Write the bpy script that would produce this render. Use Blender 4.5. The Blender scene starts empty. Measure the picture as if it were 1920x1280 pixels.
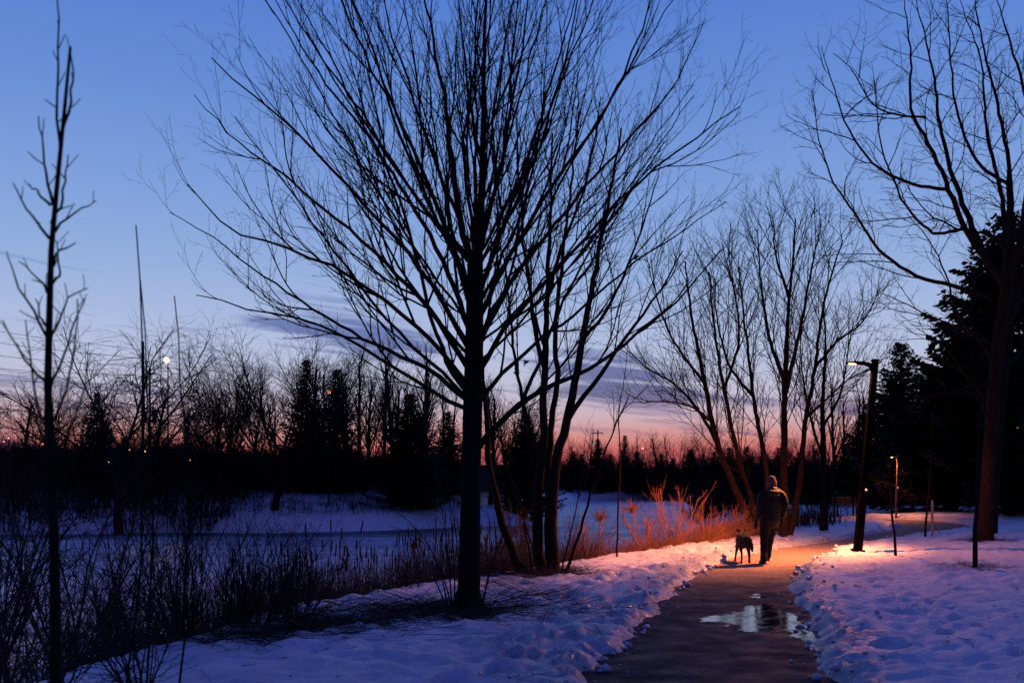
import bpy, bmesh, math, random
import numpy as np
from mathutils import Vector, Matrix

# ------------------------------------------------------------------ camera, sky, exposure
scene = bpy.context.scene
COL = scene.collection
F, HZ, EYE = 1867.0, 900.0, 1.65           # focal length in pixels of the 1920 wide photo, horizon row, eye height

cam_d = bpy.data.cameras.new("camera")
cam = bpy.data.objects.new("camera", cam_d); COL.objects.link(cam)
cam.location = (0, 0, EYE); cam.rotation_euler = (math.pi/2, 0, 0)
cam_d.sensor_width = 36; cam_d.lens = 36*F/1920
cam_d.shift_y = (HZ-640)/1920
cam_d.clip_end = 3000; cam_d.clip_start = 0.05
cam_d.dof.use_dof = True; cam_d.dof.focus_distance = 17.5; cam_d.dof.aperture_fstop = 2.8
scene.camera = cam

def s2l(c):
    return tuple(((v/255)/12.92 if v/255 <= .04045 else ((v/255+.055)/1.055)**2.4) for v in c)

scene.view_settings.view_transform = 'Standard'
scene.view_settings.look = 'None'
scene.view_settings.exposure = 0; scene.view_settings.gamma = 1
scene.view_settings.use_curve_mapping = False
scene.cycles.use_denoising = True
scene.cycles.max_bounces = 5; scene.cycles.diffuse_bounces = 3; scene.cycles.glossy_bounces = 3
scene.cycles.transparent_max_bounces = 4
scene.cycles.sample_clamp_indirect = 4
scene.cycles.caustics_reflective = False; scene.cycles.caustics_refractive = False

world = bpy.data.worlds.new("World"); scene.world = world; world.use_nodes = True
nt = world.node_tree; nt.nodes.clear()
def N(t, **kw):
    n = nt.nodes.new(t)
    for k, v in kw.items(): setattr(n, k, v)
    return n
def Mth(op, a, b=None, c=None, clamp=False):
    n = nt.nodes.new('ShaderNodeMath'); n.operation = op; n.use_clamp = clamp
    for i, v in enumerate((a, b, c)):
        if v is None: continue
        if isinstance(v, (int, float)): n.inputs[i].default_value = v
        else: nt.links.new(v, n.inputs[i])
    return n.outputs[0]
def Mix(f, a, b):
    n = nt.nodes.new('ShaderNodeMix'); n.data_type = 'RGBA'
    for i, v in ((0, f), (6, a), (7, b)):
        if isinstance(v, (int, float)): n.inputs[i].default_value = v
        elif isinstance(v, tuple): n.inputs[i].default_value = (*v, 1)
        else: nt.links.new(v, n.inputs[i])
    return n.outputs[2]
tc = N('ShaderNodeTexCoord'); sep = N('ShaderNodeSeparateXYZ'); nt.links.new(tc.outputs['Generated'], sep.inputs[0])
dx, dy, dz = sep.outputs
def ramp(fac, stops):
    r = nt.nodes.new('ShaderNodeValToRGB'); nt.links.new(fac, r.inputs[0])
    el = r.color_ramp.elements
    while len(el) > 1: el.remove(el[-1])
    el[0].position = stops[0][0]; el[0].color = (*stops[0][1], 1)
    for p, c in stops[1:]:
        e = el.new(p); e.color = (*c, 1)
    return r.outputs[0]
# dusk sky by elevation: low afterglow ahead, deep blue overhead
SKY = [(0.0, (96, 44, 70)), (0.016, (168, 70, 84)), (0.030, (208, 106, 106)), (0.043, (216, 144, 138)), (0.060, (208, 172, 180)),
       (0.084, (196, 190, 211)), (0.125, (182, 193, 224)), (0.2, (150, 176, 222)), (0.26, (130, 162, 220)),
       (0.35, (104, 143, 214)), (0.434, (86, 127, 209)), (0.62, (62, 88, 174)), (1.0, (50, 62, 144))]
ahead = ramp(dz, [(p, s2l(c)) for p, c in SKY])
BACK = [(0.0, (24, 28, 56)), (0.06, (42, 48, 92)), (0.14, (52, 60, 120)), (0.3, (54, 68, 142)), (0.62, (54, 69, 151)), (1.0, (50, 62, 144))]
behind = ramp(dz, [(p, s2l(c)) for p, c in BACK])
front = N('ShaderNodeMapRange', interpolation_type='SMOOTHSTEP'); nt.links.new(dy, front.inputs[0])
front.inputs[1].default_value = -0.35; front.inputs[2].default_value = 0.7
skyc = Mix(front.outputs[0], behind, ahead)
# thin streaked clouds low over the horizon
hyp = Mth('MAXIMUM', Mth('SQRT', Mth('ADD', Mth('MULTIPLY', dx, dx), Mth('MULTIPLY', dy, dy))), 0.05)
az = Mth('ARCTAN2', dx, dy); el = Mth('DIVIDE', dz, hyp)
comb = N('ShaderNodeCombineXYZ')
nt.links.new(Mth('MULTIPLY', Mth('ADD', az, Mth('MULTIPLY', el, -0.8)), 4.2), comb.inputs[0])
nt.links.new(Mth('MULTIPLY', Mth('ADD', el, Mth('MULTIPLY', az, 0.12)), 78.0), comb.inputs[1])
noi = N('ShaderNodeTexNoise'); noi.inputs['Scale'].default_value = 1.0; noi.inputs['Detail'].default_value = 7; noi.inputs['Roughness'].default_value = .62
noi.inputs['Distortion'].default_value = .6
nt.links.new(comb.outputs[0], noi.inputs['Vector'])
def bump2(a0, e0, wa, we):
    u = Mth('DIVIDE', Mth('SUBTRACT', az, a0), wa)
    # banks sink a little to the right
    v = Mth('DIVIDE', Mth('SUBTRACT', Mth('ADD', el, Mth('MULTIPLY', Mth('SUBTRACT', az, a0), 0.16)), e0), we)
    return Mth('EXPONENT', Mth('MULTIPLY', Mth('ADD', Mth('MULTIPLY', u, u), Mth('MULTIPLY', v, v)), -1.0))
cov = bump2(-0.145, 0.142, 0.13, 0.036)
cov = Mth('MAXIMUM', cov, bump2(0.10, 0.10, 0.13, 0.042))
cov = Mth('MAXIMUM', cov, Mth('MULTIPLY', bump2(-0.46, 0.088, 0.28, 0.022), .8))
cov = Mth('MAXIMUM', cov, Mth('MULTIPLY', bump2(0.33, 0.068, 0.2, 0.024), .75))
cov = Mth('MAXIMUM', cov, Mth('MULTIPLY', bump2(-0.50, 0.040, 0.12, 0.014), 1.0))
cov = Mth('MAXIMUM', cov, Mth('MULTIPLY', bump2(0.05, 0.066, 0.8, 0.028), .52))
cov = Mth('MAXIMUM', cov, Mth('MULTIPLY', bump2(-0.47, 0.205, 0.10, 0.016), .3))
cov = Mth('MAXIMUM', cov, Mth('MULTIPLY', bump2(1.4, 0.11, 0.6, 0.04), .8))
cov = Mth('MAXIMUM', cov, Mth('MULTIPLY', bump2(-1.5, 0.10, 0.6, 0.04), .8))
cl = Mth('MULTIPLY_ADD', cov, 0.62, Mth('MULTIPLY_ADD', noi.outputs[0], 1.7, -1.17))
cl = Mth('MULTIPLY', cl, 3.4, clamp=True)
ccol = ramp(dz, [(0.0, s2l((110, 62, 92))), (0.045, s2l((116, 92, 136))), (0.09, s2l((96, 98, 146))), (0.16, s2l((96, 116, 174)))])
skyc = Mix(Mth('MULTIPLY', cl, .88), skyc, ccol)
bg = N('ShaderNodeBackground'); nt.links.new(skyc, bg.inputs[0]); bg.inputs[1].default_value = 1.0
wo = N('ShaderNodeOutputWorld'); nt.links.new(bg.outputs[0], wo.inputs[0])

# ------------------------------------------------------------------ helpers
rng = random.Random(7)
nrg = np.random.default_rng(11)

def tag(o, label=None, cat=None, group=None, kind=None):
    if label: o['label'] = label
    if cat: o['category'] = cat
    if group: o['group'] = group
    if kind: o['kind'] = kind
    return o
def thing(name, label, cat, loc, group=None):
    o = bpy.data.objects.new(name, None); COL.objects.link(o); o.location = loc; o.empty_display_size = .2
    return tag(o, label, cat, group)
def link_mesh(name, me, mat, parent=None, smooth=True):
    if mat is not None and not me.materials: me.materials.append(mat)
    if smooth:
        me.polygons.foreach_set('use_smooth', np.ones(len(me.polygons), bool))
    o = bpy.data.objects.new(name, me); COL.objects.link(o)
    if parent is not None: o.parent = parent
    return o
def arrays_mesh(name, V, Q):
    """mesh from verts (n,3) and equal sized faces (m,k)"""
    me = bpy.data.meshes.new(name)
    V = np.ascontiguousarray(V, np.float32); Q = np.ascontiguousarray(Q, np.int32)
    m, k = Q.shape
    me.vertices.add(len(V)); me.vertices.foreach_set('co', V.ravel())
    me.loops.add(m*k); me.loops.foreach_set('vertex_index', Q.ravel())
    me.polygons.add(m); me.polygons.foreach_set('loop_start', np.arange(0, m*k, k, dtype=np.int32))
    me.update(calc_edges=True)
    return me
def copy_tree(o, parent=None):
    c = o.copy(); COL.objects.link(c)
    if parent is not None: c.parent = parent
    for ch in list(o.children): copy_tree(ch, c)
    return c

def nrm(a):
    return a/np.maximum(np.linalg.norm(a, axis=-1, keepdims=True), 1e-9)

class Tubes:
    """collects tapered tubes; builds ONE mesh"""
    def __init__(self): self.g = {}; self.ex = []
    def add(self, pts, rad, sides=4):
        self.g.setdefault((len(pts), sides), ([], []))
        a = self.g[(len(pts), sides)]; a[0].append(pts); a[1].append(rad)
    def add_many(self, P, R, sides=3):          # P (k,n,3) R (k,n)
        self.ex.append((np.asarray(P, float), np.asarray(R, float), sides))
    def mesh(self, name, origin=(0, 0, 0), caps=False):
        Vs, Qs, off = [], [], 0
        sets = [(np.array(a[0], float), np.array(a[1], float), s) for (n, s), a in self.g.items()] + self.ex
        for P, R, s in sets:
            k, n, _ = P.shape
            T = np.empty_like(P); T[:, 1:-1] = P[:, 2:]-P[:, :-2]; T[:, 0] = P[:, 1]-P[:, 0]; T[:, -1] = P[:, -1]-P[:, -2]
            T = nrm(T)
            mean = nrm(P[:, -1]-P[:, 0])
            ref = np.zeros((k, 3)); ref[np.arange(k), np.argmin(np.abs(mean), axis=1)] = 1
            U = nrm(np.cross(T, ref[:, None, :])); W = np.cross(T, U)
            a = np.arange(s)*2*np.pi/s
            V = P[:, :, None, :] + R[:, :, None, None]*(np.cos(a)[None, None, :, None]*U[:, :, None, :] + np.sin(a)[None, None, :, None]*W[:, :, None, :])
            idx = off + np.arange(k*n*s).reshape(k, n, s)
            A = idx[:, :-1, :]; B = np.roll(A, -1, axis=2); D = idx[:, 1:, :]; C = np.roll(D, -1, axis=2)
            Qs.append(np.stack([A, B, C, D], -1).reshape(-1, 4)); Vs.append(V.reshape(-1, 3)); off += k*n*s
        V = np.concatenate(Vs)-np.array(origin); Q = np.concatenate(Qs)
        return arrays_mesh(name, V, Q)
    def build(self, name, mat, parent=None, origin=(0, 0, 0)):
        return link_mesh(name, self.mesh(name, origin), mat, parent)
    def empty(self): return not self.g and not self.ex

# ---- noise in numpy
def _hash(ix, iy, seed):
    h = (ix.astype(np.int64)*374761393 + iy.astype(np.int64)*668265263 + seed*974711) & 0x7fffffff
    h = ((h ^ (h >> 13))*1274126177) & 0x7fffffff
    return ((h ^ (h >> 16)) & 0xffff)/65535.0
def vnoise(x, y, seed=0):
    ix, iy = np.floor(x), np.floor(y); fx, fy = x-ix, y-iy
    fx = fx*fx*fx*(fx*(fx*6-15)+10); fy = fy*fy*fy*(fy*(fy*6-15)+10)
    a = _hash(ix, iy, seed); b = _hash(ix+1, iy, seed); c = _hash(ix, iy+1, seed); d = _hash(ix+1, iy+1, seed)
    return (a*(1-fx)+b*fx)*(1-fy)+(c*(1-fx)+d*fx)*fy
def fbm(x, y, seed=0, o=4):
    s = 0; a = .5; t = 0
    for i in range(o):
        s = s+a*vnoise(x*2**i+i*17.3, y*2**i-i*9.1, seed+i); t += a; a *= .5
    return s/t-.5
def worley(x, y, seed=0):
    ix, iy = np.floor(x), np.floor(y); best = np.full(np.shape(x), 9.0)
    for i in (-1, 0, 1):
        for j in (-1, 0, 1):
            px = ix+i+_hash(ix+i, iy+j, seed); py = iy+j+_hash(ix+i, iy+j, seed+5)
            best = np.minimum(best, (px-x)**2+(py-y)**2)
    return np.sqrt(best)
def sst(a, b, x):
    t = np.clip((x-a)/(b-a), 0, 1); return t*t*(3-2*t)
def sdpoly(X, Y, poly):
    d = np.full(np.shape(X), 1e9); ins = np.zeros(np.shape(X), bool)
    n = len(poly)
    for i in range(n):
        x0, y0 = poly[i]; x1, y1 = poly[(i+1) % n]
        ex, ey = x1-x0, y1-y0; L = ex*ex+ey*ey+1e-12
        t = np.clip(((X-x0)*ex+(Y-y0)*ey)/L, 0, 1)
        d = np.minimum(d, (X-x0-t*ex)**2+(Y-y0-t*ey)**2)
        c = ((y0 <= Y) & (y1 > Y)) | ((y1 <= Y) & (y0 > Y))
        with np.errstate(divide='ignore', invalid='ignore'):
            xi = x0+(Y-y0)/(ey if ey != 0 else 1e-12)*ex
        ins ^= c & (X < xi)
    d = np.sqrt(d); return np.where(ins, -d, d)

# ------------------------------------------------------------------ materials
def mat(name, col, rough=.8, spec=.3, noise=None, bump=None, metallic=0, emit=None, estr=0):
    """noise=(scale, dark factor, detail); bump=(scale, strength, distance)"""
    m = bpy.data.materials.new(name); m.use_nodes = True
    t = m.node_tree; b = t.nodes['Principled BSDF']
    b.inputs['Base Color'].default_value = (*col, 1); b.inputs['Roughness'].default_value = rough
    b.inputs['Specular IOR Level'].default_value = spec; b.inputs['Metallic'].default_value = metallic
    c = t.nodes.new('ShaderNodeTexCoord')
    if noise:
        n = t.nodes.new('ShaderNodeTexNoise'); n.inputs['Scale'].default_value = noise[0]; n.inputs['Detail'].default_value = 5
        t.links.new(c.outputs['Object'], n.inputs['Vector'])
        r = t.nodes.new('ShaderNodeValToRGB'); r.color_ramp.elements[0].position = .3; r.color_ramp.elements[1].position = .7
        r.color_ramp.elements[0].color = (*[v*noise[1] for v in col], 1); r.color_ramp.elements[1].color = (*[min(1, v*noise[2]) for v in col], 1)
        t.links.new(n.outputs[0], r.inputs[0]); t.links.new(r.outputs[0], b.inputs['Base Color'])
    if bump:
        n = t.nodes.new('ShaderNodeTexNoise'); n.inputs['Scale'].default_value = bump[0]; n.inputs['Detail'].default_value = 6
        mp = t.nodes.new('ShaderNodeMapping'); mp.inputs['Scale'].default_value = bump[3] if len(bump) > 3 else (1, 1, 1)
        t.links.new(c.outputs['Object'], mp.inputs[0]); t.links.new(mp.outputs[0], n.inputs['Vector'])
        bp = t.nodes.new('ShaderNodeBump'); bp.inputs['Strength'].default_value = bump[1]; bp.inputs['Distance'].default_value = bump[2]
        t.links.new(n.outputs[0], bp.inputs['Height']); t.links.new(bp.outputs[0], b.inputs['Normal'])
    if emit:
        b.inputs['Emission Color'].default_value = (*emit, 1); b.inputs['Emission Strength'].default_value = estr
    return m
M = {}
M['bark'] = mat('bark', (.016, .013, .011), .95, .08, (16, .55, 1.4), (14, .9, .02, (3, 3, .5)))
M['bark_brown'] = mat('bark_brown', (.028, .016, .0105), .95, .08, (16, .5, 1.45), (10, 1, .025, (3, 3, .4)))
M['twig'] = mat('twig', (.030, .024, .021), .9, .1)
M['far_bark'] = mat('far_bark', (.022, .018, .017), .95, .05)
M['needles'] = mat('needles', (.016, .026, .018), .85, .15, (3, .6, 1.5))
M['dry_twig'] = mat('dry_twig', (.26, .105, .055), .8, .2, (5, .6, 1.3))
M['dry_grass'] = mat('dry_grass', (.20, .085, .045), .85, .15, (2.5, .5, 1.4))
M['reed'] = mat('reed', (.06, .044, .03), .85, .15, (2, .5, 1.4))
M['cattail'] = mat('cattail', (.05, .028, .016), .95, .05)
M['brush'] = mat('brush', (.055, .042, .032), .9, .1, (4, .5, 1.6))
M['leaf_dead'] = mat('leaf_dead', (.07, .04, .022), .9, .1)
M['leaf_red'] = mat('leaf_red', (.22, .09, .04), .9, .1)
M['pole'] = mat('pole_metal', (.002, .0019, .0018), .95, .0, (30, .8, 1.2))
M['pole_worn'] = mat('pole_worn', (.0045, .0042, .004), .95, .0, (20, .7, 1.2))
M['stake'] = mat('stake_wood', (.34, .27, .20), .85, .2, (14, .7, 1.2), (20, .5, .01, (4, 4, .4)))
M['piping_pale'] = mat('pale_plastic', (.6, .56, .52), .5, .4)
M['pole_lit'] = mat('pole_lit_tone', (.16, .12, .10), .6, .3)  # same post metal, with warm lamplight put into a paler, redder colour
M['lens'] = mat('lamp_lens', (.9, .7, .5), .4, .3, emit=(1.0, .44, .18), estr=9)
M['far_light'] = mat('far_light', (.9, .6, .4), .4, .3, emit=(1.0, .27, .12), estr=2.2)
M['far_lamp'] = mat('far_lamp', (.9, .6, .4), .4, .3, emit=(1.0, .42, .16), estr=7)
M['wood'] = mat('bench_wood', (.05, .04, .032), .8, .2, (8, .7, 1.2))

def snow_material():
    m = bpy.data.materials.new('snow'); m.use_nodes = True; t = m.node_tree; L = t.links.new
    b = t.nodes['Principled BSDF']
    geo = t.nodes.new('ShaderNodeNewGeometry')
    def noise(scale, det=5, rough=.55):
        n = t.nodes.new('ShaderNodeTexNoise'); n.inputs['Scale'].default_value = scale; n.inputs['Detail'].default_value = det
        n.inputs['Roughness'].default_value = rough; L(geo.outputs['Position'], n.inputs['Vector']); return n.outputs[0]
    def at(nm):
        a = t.nodes.new('ShaderNodeAttribute'); a.attribute_name = nm; return a.outputs['Fac']
    def mix(f, a, c):
        n = t.nodes.new('ShaderNodeMix'); n.data_type = 'RGBA'
        for i, v in ((0, f), (6, a), (7, c)):
            if isinstance(v, tuple): n.inputs[i].default_value = (*v, 1)
            elif isinstance(v, float): n.inputs[i].default_value = v
            else: L(v, n.inputs[i])
        return n.outputs[2]
    def mr(v, a, c, d, e):
        n = t.nodes.new('ShaderNodeMapRange'); L(v, n.inputs[0]); n.inputs[1].default_value = a; n.inputs[2].default_value = c
        n.inputs[3].default_value = d; n.inputs[4].default_value = e; return n.outputs[0]
    def mul(a, c):
        n = t.nodes.new('ShaderNodeMath'); n.operation = 'MULTIPLY'; n.use_clamp = True
        for i, v in enumerate((a, c)):
            if isinstance(v, float): n.inputs[i].default_value = v
            else: L(v, n.inputs[i])
        return n.outputs[0]
    c = mix(mr(noise(1.3), .35, .7, 0., 1.), (.76, .77, .81), (.62, .64, .70))
    icy = at('icy')
    c = mix(mul(icy, mr(noise(9, 6, .7), .34, .62, .25, 1.)), c, (.25, .28, .33))      # slushy ice with grit
    c = mix(mul(icy, mr(noise(38, 4, .7), .55, .72, 0., .8)), c, (.10, .095, .09))
    lit = at('litter')
    c = mix(mul(lit, mr(noise(7, 6, .7), .36, .56, .0, 1.)), c, (.045, .035, .026))   # dead leaves and soil showing through
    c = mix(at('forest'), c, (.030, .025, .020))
    L(c, b.inputs['Base Color'])
    rr = t.nodes.new('ShaderNodeMix'); rr.data_type = 'FLOAT'; L(mul(icy, mr(noise(14, 4, .7), .35, .6, 0., 1.)), rr.inputs[0])
    rr.inputs[2].default_value = .62; rr.inputs[3].default_value = .16; L(rr.outputs[0], b.inputs['Roughness'])
    L(mr(at('forest'), 0., 1., .35, 0.), b.inputs['Specular IOR Level'])
    bp = t.nodes.new('ShaderNodeBump'); bp.inputs['Strength'].default_value = .8; bp.inputs['Distance'].default_value = .03; L(noise(22, 7, .62), bp.inputs['Height'])
    bp2 = t.nodes.new('ShaderNodeBump'); bp2.inputs['Strength'].default_value = .5; bp2.inputs['Distance'].default_value = .006; L(noise(130, 3, .6), bp2.inputs['Height'])
    L(bp.outputs[0], bp2.inputs['Normal']); L(bp2.outputs[0], b.inputs['Normal'])
    return m
M['snow'] = snow_material()

def asphalt_material():
    m = bpy.data.materials.new('asphalt'); m.use_nodes = True; t = m.node_tree; L = t.links.new
    b = t.nodes['Principled BSDF']; geo = t.nodes.new('ShaderNodeNewGeometry')
    def noise(scale, det=5, rough=.6):
        n = t.nodes.new('ShaderNodeTexNoise'); n.inputs['Scale'].default_value = scale; n.inputs['Detail'].default_value = det
        n.inputs['Roughness'].default_value = rough; L(geo.outputs['Position'], n.inputs['Vector']); return n.outputs[0]
    r = t.nodes.new('ShaderNodeValToRGB'); L(noise(26, 8, .8), r.inputs[0]); e = r.color_ramp.elements
    e[0].position = .36; e[0].color = (.014, .016, .020, 1); e[1].position = .64; e[1].color = (.075, .08, .09, 1)
    big = t.nodes.new('ShaderNodeMix'); big.data_type = 'RGBA'; big.blend_type = 'MULTIPLY'; big.inputs[0].default_value = 1
    r2 = t.nodes.new('ShaderNodeValToRGB'); L(noise(2.6, 7), r2.inputs[0]); r2.color_ramp.elements[0].position = .35; r2.color_ramp.elements[1].position = .68
    r2.color_ramp.elements[0].color = (.35, .36, .38, 1); r2.color_ramp.elements[1].color = (1.5, 1.48, 1.46, 1)
    L(r.outputs[0], big.inputs[6]); L(r2.outputs[0], big.inputs[7])
    dr = t.nodes.new('ShaderNodeAttribute'); dr.attribute_name = 'lamplit'  # lamp glow put into the colour: paler, warmer asphalt along the lit stretch
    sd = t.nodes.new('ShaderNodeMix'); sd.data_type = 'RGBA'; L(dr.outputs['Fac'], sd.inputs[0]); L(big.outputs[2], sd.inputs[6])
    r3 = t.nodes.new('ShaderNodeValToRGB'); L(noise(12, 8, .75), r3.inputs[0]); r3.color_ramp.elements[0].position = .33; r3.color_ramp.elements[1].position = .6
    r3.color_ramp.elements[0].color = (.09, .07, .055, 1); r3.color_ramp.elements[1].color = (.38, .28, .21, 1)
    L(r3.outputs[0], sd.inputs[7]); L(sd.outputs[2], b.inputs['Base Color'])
    rr = t.nodes.new('ShaderNodeMapRange'); L(noise(2.3, 5), rr.inputs[0]); rr.inputs[1].default_value = .38; rr.inputs[2].default_value = .66
    rr.inputs[3].default_value = .55; rr.inputs[4].default_value = .9; L(rr.outputs[0], b.inputs['Roughness'])
    b.inputs['Specular IOR Level'].default_value = .12
    bp = t.nodes.new('ShaderNodeBump'); bp.inputs['Strength'].default_value = 1; bp.inputs['Distance'].default_value = .02; L(noise(34, 8, .8), bp.inputs['Height'])
    L(bp.outputs[0], b.inputs['Normal']); return m
M['asphalt'] = asphalt_material()

def water_material():
    m = mat('puddle_water', (.012, .013, .015), .04, .5, bump=(14, .35, .004)); m.node_tree.nodes['Principled BSDF'].inputs['IOR'].default_value = 1.33
    m.node_tree.nodes['Principled BSDF'].inputs['Specular IOR Level'].default_value = .6
    t = m.node_tree; b = t.nodes['Principled BSDF']; g = t.nodes.new('ShaderNodeNewGeometry'); n = t.nodes.new('ShaderNodeTexNoise'); n.inputs['Scale'].default_value = 5; n.inputs['Detail'].default_value = 6
    r = t.nodes.new('ShaderNodeMapRange'); r.inputs[1].default_value = .45; r.inputs[2].default_value = .68; r.inputs[3].default_value = .03; r.inputs[4].default_value = .22
    t.links.new(g.outputs['Position'], n.inputs['Vector']); t.links.new(n.outputs[0], r.inputs[0]); t.links.new(r.outputs[0], b.inputs['Roughness'])
    return m
M['water'] = water_material()

def ice_material():
    m = bpy.data.materials.new('pond_ice'); m.use_nodes = True; t = m.node_tree; L = t.links.new
    b = t.nodes['Principled BSDF']; geo = t.nodes.new('ShaderNodeNewGeometry')
    def noise(scale, sc, det=5):
        mp = t.nodes.new('ShaderNodeMapping'); mp.inputs['Scale'].default_value = sc; L(geo.outputs['Position'], mp.inputs[0])
        n = t.nodes.new('ShaderNodeTexNoise'); n.inputs['Scale'].default_value = scale; n.inputs['Detail'].default_value = det; n.inputs['Roughness'].default_value = .6
        L(mp.outputs[0], n.inputs['Vector']); return n.outputs[0]
    r = t.nodes.new('ShaderNodeValToRGB'); L(noise(.35, (.35, 1.2, 1)), r.inputs[0]); e = r.color_ramp.elements
    e[0].position = .36; e[0].color = (.26, .30, .38, 1); e[1].position = .62; e[1].color = (.58, .62, .72, 1)
    at = t.nodes.new('ShaderNodeAttribute'); at.attribute_name = 'bare'
    mx = t.nodes.new('ShaderNodeMix'); mx.data_type = 'RGBA'; L(at.outputs['Fac'], mx.inputs[0]); L(r.outputs[0], mx.inputs[6]); mx.inputs[7].default_value = (.05, .085, .10, 1)
    L(mx.outputs[2], b.inputs['Base Color'])
    rr = t.nodes.new('ShaderNodeMapRange'); L(noise(.8, (.5, 1.2, 1)), rr.inputs[0]); rr.inputs[1].default_value = .35; rr.inputs[2].default_value = .65
    rr.inputs[3].default_value = .26; rr.inputs[4].default_value = .6; L(rr.outputs[0], b.inputs['Roughness'])
    b.inputs['Specular IOR Level'].default_value = .35
    bp = t.nodes.new('ShaderNodeBump'); bp.inputs['Strength'].default_value = .35; bp.inputs['Distance'].default_value = .02; L(noise(3, (1, 1, 1), 7), bp.inputs['Height'])
    L(bp.outputs[0], b.inputs['Normal']); return m
M['ice'] = ice_material()

# ------------------------------------------------------------------ terrain
POND_Z = -1.5
PATH_L = [(-.5, -12), (-.1, 0), (.35, 5), (.80, 8.1), (.99, 9.06), (1.47, 10.8), (1.78, 11.9), (2.45, 14.5), (3.1, 16.6), (4.03, 19.4), (5.28, 22), (6.14, 23.2),
          (7.48, 25.2), (8.98, 27.2), (10.4, 29.3), (12.5, 32.4), (14.3, 36), (14.9, 39.4), (13.6, 41.8), (12.4, 42.6)]
PATH_R = [(1.4, -12), (1.6, 0), (2.0, 5), (2.45, 8.1), (2.6, 8.8), (3.03, 9.9), (3.2, 10.9), (3.7, 13.3), (4.14, 15.1), (5.2, 18.2), (6.4, 21.1),
          (8.15, 24.3), (9.7, 26.4), (10.95, 28), (13, 30.6), (15.4, 33.6), (16.8, 37), (17.0, 40.5), (15.6, 43.6), (13.2, 44.8)]
PATH_POLY = PATH_L+PATH_R[::-1]
POND = [(-8, 0), (-6.8, 6), (-6.2, 9.5), (-5.4, 13), (-3.6, 17), (-1.6, 20.3), (.4, 23.3), (3.4, 28), (6.0, 34), (8.0, 42), (10.0, 55), (14, 80), (20, 110), (25, 148),
        (12, 150), (7, 118), (4, 84), (2, 69), (-3.5, 66), (-8, 61.5), (-14, 58.5), (-20, 59), (-28, 57), (-36, 57.5), (-60, 50), (-72, 30), (-60, 0), (-30, -20), (-12, -15)]
_cy = np.array([(a[1]+b[1])/2 for a, b in zip(PATH_L[:17], PATH_R[:17])]); _cx = np.array([(a[0]+b[0])/2 for a, b in zip(PATH_L[:17], PATH_R[:17])])

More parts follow.
